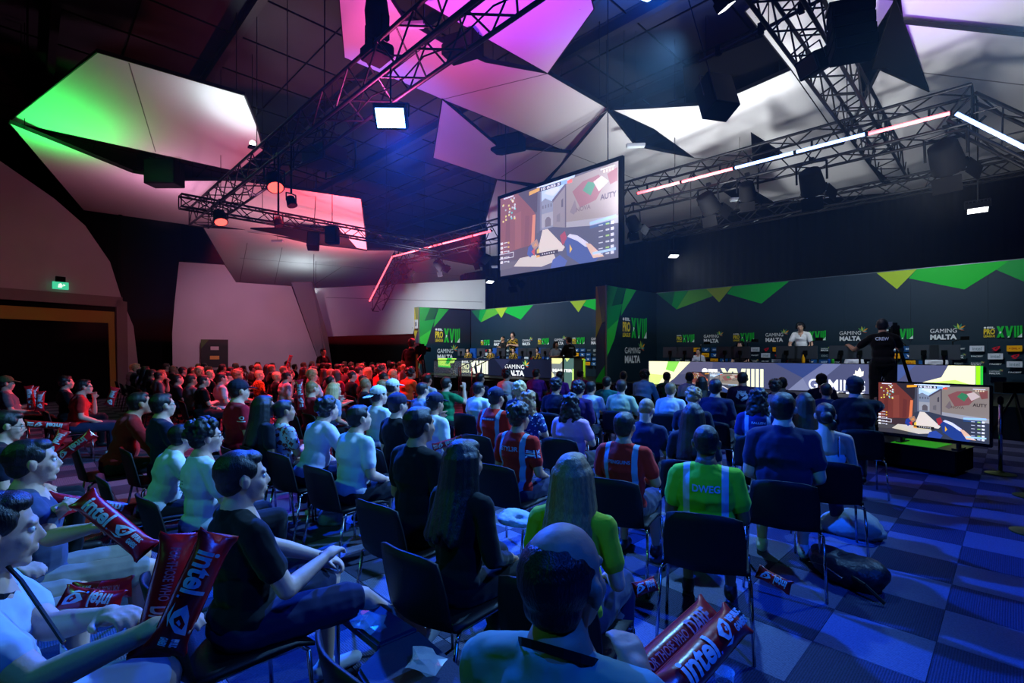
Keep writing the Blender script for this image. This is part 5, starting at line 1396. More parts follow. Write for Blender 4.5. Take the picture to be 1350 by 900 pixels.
        def warp(a, b_, l):
            x = -a * which * -1 if which == 1 else a
            org = Vector((x if which == -1 else -a, which * .6, cz + b_)); hit_ = tree.ray_cast(org, Vector((0, -which, 0)))
            q = hit_[0] if hit_[0] is not None else Vector((org.x, which * .13, org.z))
            return q + Vector((0, which * (.003 + l), 0))
        link('lettering', pr.mesh('lettering', (0, 0, 0), (1, 0, 0), (0, 0, 1), .0003, warp), attr_mat('print_matte'), root)
    if flag:
        tree = BVHTree.FromPolygons([v.co[:] for v in sh.data.vertices], [tuple(q.vertices) for q in sh.data.polygons])
        pr = Print()
        if flag == 'badge':
            ring_ = [(.02 * math.cos(R(30 * k)), .01 + .02 * math.sin(R(30 * k))) for k in range(12)]
            pr.poly(ring_, (225, 228, 235)).poly([(x_ * .5, .005 + y_ * .5) for x_, y_ in ring_], (120, 20, 50)).rect(-.028, -.03, .028, -.022, (225, 228, 235))
        else: pr.rect(-.035, -.035, .035, .03, (30, 40, 110))
        for a_, b_ in (() if flag == 'badge' else (((-.035, .03), (.035, -.035)), ((-.035, -.035), (.035, .03)))):
            u_ = .008; pr.poly([(a_[0], a_[1] - u_), (a_[0] + u_, a_[1]) if a_[1] > 0 else (a_[0], a_[1] + u_), (b_[0], b_[1] + u_), (b_[0] - u_, b_[1]) if a_[1] > 0 else (b_[0], b_[1] - u_)], (225, 228, 235))
        if flag != 'badge': pr.rect(-.035, -.012, .035, .008, (225, 228, 235)).rect(-.01, -.035, .01, .03, (225, 228, 235)).rect(-.035, -.007, .035, .003, (190, 30, 40)).rect(-.005, -.035, .005, .03, (190, 30, 40))
        c_ = J['sh', 1].lerp(J['el', 1], .32)
        def warp2(a, b_, l):
            h_ = tree.ray_cast(Vector((.7, c_.y - .045 + a, c_.z + b_)), Vector((-1, 0, 0))); q = h_[0] if h_[0] is not None else Vector((c_.x + .06, c_.y + a, c_.z + b_))
            return q + Vector((.003 + l, 0, 0))
        link('flag_patch', pr.mesh('flag_patch', (0, 0, 0), (1, 0, 0), (0, 0, 1), .0003, warp2), attr_mat('print_matte'), root)
    PEOPLE_XY.append((loc[0], loc[1]))
    if chairp and not J['stand']: 
        bk = Rz @ Vector((0, -.03, 0)); put_chair(loc[0] + bk.x, loc[1] + bk.y, rz, chair_label(label))
    return root

POSES = {'p0': skel(), 'p1': skel(('lap', 'crossed'), 2, -8, 2), 'p2': skel(('crossed', 'crossed'), -4, 10, 3), 'p3': skel(('chin', 'lap'), 8, -4, -2),
         'lean': skel(('knee', 'knee'), 16, 0, 8), 'raise': skel(('lap', 'raised'), 0, 0, 4), 'slouch': skel(('hold', 'lap'), -8, 6, -2, legs='out'),
         'point': skel(('lap', 'point'), 3, 4, 0), 'down': skel(('phone', 'phone'), 6, 0, -38), 'upl': skel(('hold', 'hold'), -3, 16, 6), 'stand': skel(('stand', 'stand'), 0, 0, 0, stand=True),
         'fold': skel(('fold', 'fold'), 0, 0, 0, stand=True), 'camop': skel(('camout', 'cam'), 4, -14, 0, stand=True), 'desk': skel(('desk', 'desk'), 12, 0, -20, stand=True)}
# ================================================================== the audience
WHT = (215, 218, 225); BLK = (15, 15, 18); NVY = (22, 28, 58); GRY = (90, 95, 105); RDS = (190, 28, 32)
JN = ('long', (38, 48, 78)); BK = ('long', (18, 18, 22)); SH = ('shorts', (30, 34, 60)); KH = ('shorts', (130, 125, 110)); LT = ('long', (150, 160, 180))
def P(px, py, label, **k): return person(px, py, label, **k)
# -- nearest figures
P(741, 690, 'balding man from behind in a grey green T-shirt and black lanyard, nearest the camera', z=1.36, az=26, J=skel(('hold', 'hold'), 4, -16, 2, legs='up'), key='bald', grab={1: at(850, 900, d=1.2)}, shirt=('greygreen', (125, 155, 135), 'short'), hair=('bald', 'dark'), legs=('long', (165, 170, 182)), skin=1, lanyard=True, vox=.0075, build=1.08)
P(755, 597, 'woman with long light brown hair and a yellow green T-shirt before the balding man', z=1.27, az=26, key='ylw', J=skel(('lap', 'lap'), 2, 2, 0), shirt=('yellowgreen', (170, 190, 30), 'short'), hair=('long', 'light'), legs=JN, skin=0, vox=.008, build=.9)
P(318, 594, 'dark haired man in a black T-shirt and shorts beside the upright red sticks', z=1.30, az=44, J=skel(('knee', 'hold'), -2, -8, 0, legs='out'), key='dk1', shirt=('black', BLK, 'short'), legs=('shorts', (28, 34, 62)), skin=0, vox=.0075, eyes=True)
P(613, 579, 'woman with long dark hair and black top, left of the yellow green shirt', z=1.28, az=40, J=skel(('lap', 'lap'), 4, -10, -2), key='lw', shirt=('black', BLK, 'long'), hair=('long', 'dark'), legs=BK, skin=1, vox=.009, build=.92)
P(552, 536, 'tall man with a fade haircut in a black T-shirt, centre left', z=1.37, az=38, J=skel(('lap', 'lap'), 2, -4, 2), key='fade', shirt=('black', BLK, 'short'), legs=BK, skin=1, vox=.009)
P(40, 579, 'young man in profile with short hair and blue grey T-shirt holding a slanted red stick', z=1.29, az=46, J=skel(('hold', 'out'), -2, 0, 2), key='prof', grab={1: at(180, 716, d=2.03), -1: at(138, 684, d=2.08)}, shirt=('greyblue', (62, 70, 96), 'short'), legs=KH, skin=0, vox=.0065, eyes=True)
P(14, 541, 'man with glasses looking down at the left frame edge behind the young man in profile', z=1.28, az=46, J=skel(('lap', 'lap'), 4, 0, -10), key='gl1', shirt=('darknavy', (20, 24, 44), 'short'), skin=0, glasses=True, eyes=True, vox=.009)
P(-6, 648, 'boy in a pale polo at the left frame edge holding two crossed red sticks', z=1.22, d=1.42, az=52, J=skel(('hold', 'out'), 2, 6, -4), key='polo', grab={1: at(222, 838, d=1.26), -1: at(207, 836, d=1.32)}, shirt=('palegrey', (185, 195, 215), 'short'), legs=('shorts', (170, 180, 205)), skin=0, eyes=True, lanyard=True, vox=.006)
P(-70, 610, 'person in a dark vest at the left edge with red sticks on the lap', z=1.26, az=48, J=skel(('hold', 'hold'), 0, 0, 0), key='vst', grab={1: at(96, 780, d=1.68), -1: at(104, 776, d=1.74)}, shirt=('darknavy', (20, 24, 44), 'none'), legs=KH, skin=0, vox=.0075)
P(269, 554, 'man with curly dark hair, glasses and a white T-shirt printed on the back', z=1.27, az=40, J=skel(('lap', 'crossed'), 0, -6, 2), key='cw', shirt=('white', WHT, 'short'), hair=('curly', 'dark'), legs=BK, skin=0, glasses=True, back=[('bars', (-.09, y_, -.035 + (k_ % 3) * .012, y_ + .008)) for k_, y_ in enumerate([.06, .04, .0, -.02, -.04, -.06, -.08, -.1])] + [('bars', (.03, y_, .05, y_ + .008)) for y_ in (0, -.02, -.04, -.06, -.08)], backcol=(90, 100, 120), vox=.0085, eyes=True)
P(238, 566, 'person in a white T-shirt leaning forward, left of the curly haired man in white', z=1.12, az=46, pose='lean', shirt=('white', WHT, 'short'), hair=('short', 'dark'), skin=0)
P(931, 560, 'man with cropped hair in a bright green and yellow vest jersey lettered DWEG', z=1.28, az=24, J=skel(('lap', 'lap'), 0, 0, 0), key='dweg', shirt=('limevest', (120, 205, 40), 'short', 'vest', (190, 195, 205)), hair=('buzz', 'dark'), legs=('shorts', (190, 195, 210)), skin=2, back='DWEG', backbox=(-.075, .085, .0, .045), backcol=(150, 180, 220), vox=.008, build=1.08)
P(823, 543, 'man in a red vest jersey lettered PENGUINS with grey reflective bands', z=1.27, az=30, J=skel(('lap', 'crossed'), 0, -3, 0), key='peng', shirt=('redvest', (196, 32, 22), 'short', 'vest', (120, 150, 175)), legs=SH, skin=1, back='PENGUINS', backbox=(-.085, .085, .008, .036), backcol=(120, 130, 170), vox=.0085, build=1.05)
P(684, 533, 'man with wavy hair in a red vest jersey lettered STYL3R', z=1.28, az=36, J=skel(('lap', 'lap'), 3, -8, 0), key='styl', shirt=('redvest', (196, 32, 22), 'short', 'vest', (120, 150, 175)), hair=('curly', 'brown'), legs=SH, skin=1, flag=True, back='STYL3R', backbox=(-.085, .085, .005, .045), backcol=(120, 150, 190), vox=.009)
P(654, 511, 'man in a dark baseball cap and red vest jersey with grey bands', z=1.32, az=36, key='rcap', J=skel(('lap', 'lap'), 4, -4, 0), shirt=('redvest', (196, 32, 22), 'short', 'vest', (120, 150, 175)), cap=('front', (24, 30, 60), 1), skin=1, back=[('poly', [(-.1, .035), (.1, .035), (.1, .068), (-.1, .068)], (24, 40, 110)), ('bars', (-.085, .043, .085, .06), (170, 190, 225))], build=1.08)
P(1032, 517, 'big man with thick hair in a dark blue T-shirt, right of the FALLEN jersey', z=1.42, az=28, J=skel(('lap', 'lap'), 4, -8, 0), key='big', shirt=('darkblue', (26, 32, 66), 'short'), legs=SH, skin=0, build=1.14, vox=.0095)
P(1088, 531, 'woman with her dark hair in a bun and a white strappy top', z=1.28, az=26, J=skel(('lap', 'lap'), 4, -2, 0), key='bun', shirt=('white', WHT, 'top'), hair=('bun', 'dark'), legs=JN, skin=0, build=.92, vox=.0095)
P(1127, 497, 'big man in a black cap and T-shirt pointing his arm at the display', z=1.42, az=24, J=skel(('lap', 'point'), 4, -8, 0), key='pt', shirt=('black', BLK, 'short'), cap=('front', (16, 18, 30)), legs=('long', (60, 66, 80)), skin=1, build=1.15)
P(914, 531, 'woman with long straight dark hair, behind the man in the green vest', az=30, pose='p0', shirt=('darkgrey', (30, 34, 48), 'short'), hair=('long', 'dark'), build=.9)
P(855, 528, 'man with a shaved head bending forward in a navy jersey', z=1.24, az=34, pose='down', shirt=('shinynavy', (24, 34, 72), 'short'), hair=('buzz', 'light'), skin=0)
P(472, 534, 'man with dark hair in a pale T-shirt left of the fade haircut', z=1.28, az=38, J=skel(('lap', 'lap'), 6, -10, 4), key='wt1', shirt=('white', WHT, 'short'), skin=0, build=1.05)
P(430, 525, 'man with curly dark hair in a lilac white T-shirt beside the floral shirt', z=1.28, az=38, pose='lean', shirt=('lilacwhite', (205, 200, 225), 'short'), hair=('curly', 'dark'), skin=0)
P(374, 527, 'young man with dark hair in a floral short sleeved shirt', z=1.25, az=42, pose='p1', shirt=('floral', (190, 195, 205), 'short', 'floral', (150, 60, 50)), skin=1)
P(348, 521, 'person with long hair in a dark shirt just behind the floral shirt', z=1.30, az=46, pose='p0', shirt=('darkgrey', (30, 34, 48), 'short'), hair=('long', 'dark'))
P(315, 501, 'man in a dark cap and a red polo with a small white badge', z=1.40, az=42, pose='p0', flag='badge', shirt=('crimson', (170, 22, 44), 'short'), cap=('front', (22, 26, 50)), skin=0, build=1.1)
P(213, 518, 'man with short hair, glasses and a dark blue T-shirt in profile', z=1.33, az=44, pose='p2', shirt=('darkblue', (26, 32, 66), 'short'), skin=0, glasses=True, build=1.06, eyes=True)
P(182, 517, 'person with dark hair in a red and black jacket, beside the man with glasses', z=1.31, az=46, pose='lean', shirt=('redblack', (150, 26, 30), 'long'))
P(111, 500, 'man in a red T-shirt and glasses with his hand at his mouth', z=1.30, az=46, pose='p3', shirt=('brightred', (200, 40, 36), 'short'), legs=JN, skin=0, glasses=True)
P(86, 495, 'man in a black tracksuit top behind the red T-shirt at the left', z=1.32, az=46, pose='p2', shirt=('tracksuit', (18, 18, 22), 'long'), skin=0)
P(8, 496, 'person in a green cap at the left edge with red sticks', z=1.32, az=48, pose='slouch', shirt=('greyshirt', (110, 100, 104), 'short'), cap=('front', (70, 90, 50)), skin=0)
P(412, 502, 'balding man in a red T-shirt, left of the long blond hair', z=1.30, az=42, pose='p0', shirt=('crimson', (170, 22, 44), 'short'), hair=('buzz', 'light'), skin=0)
P(441, 504, 'woman with long blond hair lit pale blue', z=1.27, az=42, pose='p3', shirt=('paleblue', (150, 165, 200), 'short'), hair=('long', 'blond'), skin=0)
P(499, 509, 'person in a white cap turned backwards and a white T-shirt', z=1.31, az=40, pose='p1', shirt=('white', WHT, 'short'), cap=('back', (215, 215, 205)), skin=0)
P(518, 500, 'person in a clean white cap behind the backwards cap', z=1.33, az=42, pose='p0', shirt=('darkgrey', (30, 34, 48), 'short'), cap=('front', (225, 225, 220)), skin=0)
P(524, 519, 'man in a spotted navy cap and black T-shirt', z=1.31, az=38, pose='p1', shirt=('black', BLK, 'short'), cap=('front', (26, 32, 66)), skin=0)
P(574, 518, 'man in a navy cap and a white T-shirt printed on the back', z=1.29, az=36, pose='p3', key='p3', shirt=('white', WHT, 'short'), cap=('front', (20, 26, 52), 1), skin=1, back=[('bars', (-.07, .03, .07, .045)), ('bars', (-.06, -.03, .03, .015))], backcol=(50, 60, 120))
P(557, 504, 'man with short hair and a pale shirt, right behind the spotted cap', z=1.28, az=38, pose='p0', shirt=('paleblue', (150, 165, 200), 'short'), skin=0)
P(563, 492, 'dark haired person in a white shirt close to the trophy case', z=1.33, az=36, pose='p2', shirt=('white', WHT, 'short'))
P(588, 497, 'person in a green T-shirt raising one hand with spread fingers', z=1.31, az=36, pose='raise', shirt=('green', (30, 130, 80), 'short'), skin=0)
P(633, 491, 'person in a dark blue shirt, farther of two near the steel rails', z=1.32, az=34, pose='p0', shirt=('darkblue', (26, 32, 66), 'short'))
P(631, 503, 'person in a white T-shirt, nearer of two near the steel rails', z=1.28, az=36, pose='p1', shirt=('white', WHT, 'short'))
P(685, 504, 'person with curly fair hair under pale blue light, behind the wavy haired man in red', z=1.30, az=32, pose='p2', shirt=('darkgrey', (30, 34, 48), 'short'), hair=('curly', 'blond'), skin=0)
P(668, 487, 'dark haired person with a white spot of light on the head, in a pale shirt', z=1.35, az=32, pose='p0', shirt=('white', WHT, 'short'), hair=('curly', 'dark'))
P(697, 517, 'woman with light curls in a dotted blue dress', z=1.24, az=34, pose='p1', shirt=('dotted', (40, 60, 120), 'short', 'dots', (190, 215, 235)), hair=('wavy', 'light'), skin=0, build=.95)
P(707, 486, 'person with dark hair in a purple T-shirt', z=1.34, az=30, pose='p1', shirt=('purple', (110, 40, 140), 'short'), build=1.05)
P(733, 499, 'person with big curly hair in a dark T-shirt before the lectern', z=1.32, az=30, pose='p0', shirt=('darknavy', (20, 24, 44), 'short'), hair=('curly', 'dark'))
P(752, 521, 'person with shoulder length wavy hair in a pink T-shirt', z=1.26, az=32, pose='p2', shirt=('pink', (205, 150, 190), 'short'), hair=('wavy', 'dark'), skin=0, build=1.05)
P(738, 489, 'dark haired person just below the lectern', z=1.30, az=30, pose='p0', shirt=('purple', (110, 40, 140), 'short'))
P(765, 487, 'person with flat dark hair in a magenta shirt, beside the dividing wing', z=1.30, az=30, pose='p1', shirt=('magenta', (160, 30, 90), 'short'))
P(763, 503, 'person with curly hair in a dark purple jacket', z=1.29, az=30, pose='p0', shirt=('darkpurple', (52, 26, 80), 'long'), hair=('curly', 'dark'))
P(779, 502, 'person with short hair in a white shirt, right of the dark purple jacket', z=1.26, az=30, pose='p1', shirt=('white', WHT, 'short'))
P(800, 496, 'person with dark hair in a teal T-shirt', z=1.29, az=30, pose='p0', shirt=('teal', (30, 110, 110), 'short'))
P(819, 500, 'man with brushed hair in a pale yellow T-shirt', z=1.30, az=30, pose='p2', shirt=('paleyellow', (205, 212, 165), 'short'), hair=('short', 'brown'), skin=0, build=1.06)
P(822, 489, 'dark haired person hidden behind the pale yellow T-shirt', z=1.30, az=28, pose='p0', shirt=('darknavy', (20, 24, 44), 'short'))
P(850, 488, 'man in a light blue denim shirt, left of the green patterned shirt', z=1.34, az=34, pose='lean', shirt=('lightblue', (120, 160, 210), 'long'), hair=('curly', 'dark'), build=1.08)
P(879, 490, 'person in a green patterned shirt before the white end of the right desk', z=1.30, az=30, pose='p0', shirt=('greenpattern', (24, 90, 60), 'short', 'marble', (12, 20, 24)))
P(884, 504, 'person with short light hair in a white T-shirt, row behind the green pattern', z=1.27, az=30, pose='p1', shirt=('white', WHT, 'short'), hair=('short', 'light'), skin=0)
P(909, 490, 'dark haired person in a pale lilac top before the lit logo', z=1.32, az=28, pose='p0', shirt=('lilacwhite', (205, 200, 225), 'short'))
P(925, 496, 'woman with long dark hair in front of the small display', z=1.29, az=28, pose='p1', shirt=('darkblue', (26, 32, 66), 'short'), hair=('long', 'dark'), build=.92)
P(915, 515, 'person with light curly hair, two seats left of the navy shirt', z=1.26, az=30, pose='down', shirt=('darknavy', (20, 24, 44), 'short'), hair=('curly', 'light'), skin=0)
P(943, 499, 'tall man with neat dark hair in a navy T-shirt', z=1.37, az=30, pose='p0', shirt=('navy', NVY, 'short'), build=1.1)
P(979, 490, 'man in a maroon and navy jersey with a large white emblem on the back', z=1.38, az=28, pose='p1', shirt=('maroonnavy', (44, 24, 60), 'short'), back=[('MOUZ', (-.07, .055, .06, .085))] + [('poly', [((x_ - 270) / 1700, (600 - y_) / 1700) for x_, y_ in q_]) for q_ in ([(160, 480), (235, 490), (210, 545), (170, 570), (200, 605), (180, 640), (195, 695), (100, 630), (125, 560)], [(235, 490), (290, 520), (340, 490), (365, 570), (330, 572), (295, 610), (240, 600), (210, 545)], [(340, 490), (435, 575), (395, 680), (300, 670), (300, 630), (350, 605), (365, 570)], [(300, 630), (395, 680), (265, 755), (225, 710)])], backcol=(215, 220, 235), build=1.12)
P(1031, 497, 'person with dark hair, farther of two below the middle of the right desk', z=1.30, az=24, pose='p0', shirt=('darknavy', (20, 24, 44), 'short'))
P(1022, 501, 'person with purple lit curls, nearer of two below the middle of the right desk', z=1.28, az=26, pose='p1', shirt=('paleblue', (150, 165, 200), 'short'), hair=('curly', 'brown'))
P(999, 514, 'person with tied dark curls in a blue vest jersey lettered FALLEN', z=1.30, az=28, J=skel(('lap', 'lap'), 2, -4, 0), key='fal', shirt=('bluevest', (30, 42, 100), 'short', 'vest', (150, 165, 190)), hair=('wavy', 'dark'), back='FALLEN', backbox=(-.06, .08, .02, .045), backcol=(190, 205, 235), vox=.012)
P(1061, 517, 'person with long brown hair, between the big man and the bun', z=1.28, az=26, pose='p0', shirt=('darknavy', (20, 24, 44), 'short'), hair=('long', 'brown'), build=.92)
P(1083, 493, 'person in a black flat cap below the desk logo', z=1.34, az=24, pose='p1', shirt=('darknavy', (20, 24, 44), 'short'), cap=('front', (14, 16, 24)))
P(1089, 505, 'person with short blue lit hair behind the black flat cap', z=1.27, az=24, pose='p0', shirt=('darkblue', (26, 32, 66), 'short'))
P(502, 481, 'person with curly hair in a bright red hooded top', z=1.42, az=40, pose='p0', shirt=('redhood', (205, 45, 35), 'long'), hair=('curly', 'brown'), build=1.1)
P(541, 485, 'person in an orange and black hooded jacket', z=1.38, az=40, pose='lean', shirt=('orangehood', (215, 80, 25), 'long'), hair=('curly', 'dark'), build=1.1)
P(485, 484, 'woman with long red lit hair and a raised arm', z=1.36, az=40, pose='raise', shirt=('darkgrey', (30, 34, 48), 'short'), hair=('long', 'blond'), skin=0)
P(292, 491, 'man in a white T-shirt lit red, left of the dark cap', z=1.32, az=44, pose='p0', shirt=('white', WHT, 'short'), skin=0)
P(379, 489, 'man in a pale plaid shirt lit red', z=1.32, az=44, pose='p3', shirt=('plaid', (205, 190, 200), 'short', 'camo', (150, 120, 140)), skin=0)
P(342, 488, 'person in a yellow patterned top behind the red polo', z=1.30, az=44, pose='p0', shirt=('yellowpattern', (210, 150, 60), 'short', 'floral', (90, 30, 20)), hair=('short', 'blond'), skin=0)
P(268, 494, 'person in a black T-shirt in profile, left of the red lit white T-shirt', z=1.30, az=46, pose='p1', shirt=('black', BLK, 'short'), skin=0)

# -- rows of red lit visitors in the far left
rnd = random.Random(21)
far_grp = 'red lit audience rows at the far left'
far_lbl = 'distant seated visitor in the dense red lit rows at the far left'
fc = [('white', WHT, 'short'), ('black', BLK, 'short'), ('crimson', (170, 22, 44), 'short'), ('darkgrey', (30, 34, 48), 'short'), ('greyshirt', (110, 100, 104), 'short'), ('black', BLK, 'short')]
nfar = 0
placed = list(PEOPLE_XY)
FV = .02
for row in range(12):
    y = 2.2 + row * .92
    x = -19.5 + (row % 2) * .3
    while x < -5.0:
        x += .60 + rnd.random() * .10
        if -13.1 < x < -12.2 and row < 8: continue
        q = Vector((x, y + rnd.uniform(-.06, .06), 1.28)); d = q.dot(FWD); r_ = q.dot(RGT)
        if d < 5.5 or nfar > 225: continue
        px = 675 + F * r_ / d; py = HZ + F * (CAMH - 1.28) / d
        if px < 12 or px > 548 or py > 505 or (px < 170 and py > 492): continue
        if y < 3.4 and x > -10: continue
        if min((abs(q.x - a) ** 2 + abs(q.y - b) ** 2 for a, b in placed), default=9) < .45 ** 2: continue
        if rnd.random() < .07: continue
        placed.append((q.x, q.y)); nfar += 1
        pose = rnd.choice(['p0', 'p1', 'p2', 'p3', 'p0', 'upl'])
        J = POSES[pose]; s = rnd.uniform(.93, 1.03)
        root = thing('person', None, 'person', (q.x, q.y, 0), R(rnd.uniform(-8, 12)), far_grp); root.scale = (s, s, s)
        K = (pose, FV)
        link('body', cpart(('body',) + K, lambda: P_body(J, FV)), SKIN[rnd.choice([0, 0, 1])], root)
        c_ = rnd.choice(fc); link('shirt', cpart(('shirt', 'short') + K, lambda: P_shirt(J, FV)), cloth(c_[0], c_[1]), root)
        link('trousers', cpart(('long',) + K, lambda: P_legs(J, FV)), cloth('leg_30_34_48', (30, 34, 48)), root)
        hk = rnd.choice(['short', 'short', 'buzz', 'curly', 'short', 'long']); link('hair', cpart(('hair', hk) + K, lambda: P_hair(J, .015, hk)), hairm(rnd.choice(['dark', 'dark', 'brown', 'light', 'blond'])), root)
        where = 'by the doorway' if px < 200 else 'before the white wall' if px < 300 else 'by the banner stand' if px < 360 else 'below the pinkish panel' if px < 430 else 'before the partition'
        deep = 'front' if d < 9 else 'middle' if d < 12.5 else 'back'
        root['label'] = 'red lit visitor with %s hair and %s shirt, %s rows %s' % ({'short': 'short', 'buzz': 'cropped', 'curly': 'curly', 'long': 'long'}[hk], {'white': 'white', 'black': 'black', 'crimson': 'crimson', 'darkgrey': 'dark grey', 'greyshirt': 'pale grey'}[c_[0]], deep, where)
        cl_ = 'black chair under a red lit visitor in the %s rows %s' % (deep, where)
        o = link('conference_chair', far_chair, PLAST, None, (q.x, q.y - .03, 0)); tag(o, cl_, 'chair', 'chairs of the far rows')
print('far', nfar)

# -- standing crew, presenter and players
def SP(px, py, label, d, base, **k): return person(px, py, label, d=d, base=base, **k)
SP(1163, 420, 'camera operator in a black T-shirt lettered CREW, standing with his hand on the tripod camera', 8.5, .46, az=30, pose='camop', shirt=('black', (10, 10, 12), 'short'), legs=('long', (14, 14, 16)), hair=('short', 'dark'), skin=1, back='CREW', backbox=(-.11, .07, .03, .085), backcol=(225, 228, 240), headset=False)
a = at(1163, 420, d=8.5)
r = thing('riser', 'low black platform under the camera operator', 'platform', (a.x, a.y, 0), R(15)); MB().box((-.7, -.5, .02), (.8, 1.0, .46)).obj('deck', STAGEM, r, bevel=.01)
MB().box((-.65, -.45, 0), (-.55, -.35, .02)).box((.65, -.45, 0), (.75, -.35, .02)).box((-.65, .85, 0), (-.55, .95, .02)).box((.65, .85, 0), (.75, .95, .02)).obj('foot', BLACK, r)
SP(750, 444, 'presenter in a black shirt standing behind the lectern, back half turned', 16.75, .35, az=-30, pose='fold', shirt=('black', BLK, 'long'), legs=BK, skin=0, back=[('bars', (-.09, .03, .09, .05))], backcol=(200, 205, 215))
SP(733, 450, 'woman in a pale sleeveless dress holding up papers left of the presenter', 17.0, .35, az=150, pose='fold', shirt=('white', WHT, 'short'), hair=('mid', 'dark'), legs=LT, skin=0)
SP(543, 446, 'camera operator in black standing at the far left wing', 13.5, 0, az=20, pose='fold', shirt=('black', BLK, 'short'), legs=BK, skin=1)
SP(426, 459, 'crew member in black standing with folded arms before the black partition', 17.0, 0, az=120, pose='fold', shirt=('black', BLK, 'short'), legs=BK, skin=0)
seatJ = POSES['p0']
for i, (px, py, lab) in enumerate([(617, 455, 'player with headset in the left team, leftmost'), (647, 457, 'player with headset in the left team, second from left'), (677, 458, 'player with headset in the left team, below the standing pair'), (708, 455, 'player with headset in the left team, nearest the lectern')]):
    a = at(px, py, Y=15.75); person(px, py, lab, d=a.dot(FWD), base=SZ, s=.95, az=45.5 + 180 - 10, pose='p0', shirt=('blackgold', (22, 22, 24), 'short', 'floral', (190, 150, 40)), skin=0, headset=True, chairp=False)
    ch = thing('gaming_chair', 'blue gaming chair on the left stage, ' + ['leftmost', 'second from left', 'third from left', 'rightmost'][i], 'chair', (a.x, 15.8, SZ), R(180))
    MB().box((-.26, -.24, .38), (.26, .26, .46)).obj('seat', mat('gaming_blue', (20, 70, 150), .5), ch, bevel=.03); MB().box((-.25, -.34, .42), (.25, -.24, 1.22)).obj('backrest', mat('gaming_blue', (20, 70, 150), .5), ch, bevel=.03)
    MB().cyl((0, 0, .06), (0, 0, .38), .03).obj('column', BLKMET, ch); b_ = MB()
    for k in range(5): b_.cyl((0, 0, .07), (.28 * math.cos(k * 1.257), .28 * math.sin(k * 1.257), .03), .025)
    b_.obj('base', BLKMET, ch)
for i, (px, py, lab, c_) in enumerate([(921, 459, 'player on the right stage behind the first pair of monitors', ('white', WHT, 'short')), (976, 450, 'player on the right stage behind the second pair of monitors', ('black', BLK, 'short')), (1050, 458, 'player bending low in front of the standing player in white', ('black', BLK, 'short')), (1126, 458, 'player whose fair hair shows left of the camera operator', ('white', WHT, 'short')), (1234, 455, 'blond player behind the last pair of monitors', ('white', WHT, 'short'))]):
    a = at(px, py, Y=15.6); person(px, py, lab, d=a.dot(FWD), base=SZ, s=(a.z - SZ) / seatJ['top'].z, az=45.5 + 180, pose='p0', shirt=c_, skin=0, hair=('short', ['brown', 'dark', 'dark', 'light', 'blond'][i]), headset=i in (1,), chairp=False)
    ch = thing('gaming_chair', 'black gaming chair on the right stage, ' + ['leftmost', 'second from left', 'middle one', 'second from right', 'rightmost'][i], 'chair', (a.x, 15.66, SZ), R(180))
    MB().box((-.26, -.24, .34), (.26, .26, .42)).obj('seat', BLACK, ch, bevel=.03); MB().box((-.22, -.34, .40), (.22, -.24, .80)).obj('backrest', BLACK, ch, bevel=.03)
    MB().cyl((0, 0, .06), (0, 0, .34), .03).obj('column', BLKMET, ch); b_ = MB()
    for k in range(5): b_.cyl((0, 0, .07), (.28 * math.cos(k * 1.257), .28 * math.sin(k * 1.257), .03), .025)
    b_.obj('base', BLKMET, ch)
a = at(1055, 426, Y=16.0); SP(1055, 425, 'standing player in a white jersey with black sleeves and a headset, looking down', a.dot(FWD), SZ, az=45.5 + 175, pose='desk', shirt=('whitejersey', (238, 238, 240), 'short'), legs=BK, skin=0, headset=True)
a = at(663, 443, Y=16.3); SP(663, 443, 'bearded coach in black standing behind the left team', a.dot(FWD), SZ, az=45.5 + 185, pose='fold', shirt=('black', BLK, 'long'), hair=('buzz', 'dark'), skin=1)
a = at(676, 438, Y=16.1); SP(676, 438, 'standing player of the left team in a black and yellow jersey', a.dot(FWD), SZ, az=45.5 + 170, pose='fold', shirt=('blackgold', (22, 22, 24), 'short', 'floral', (190, 150, 40)), skin=0, headset=True)

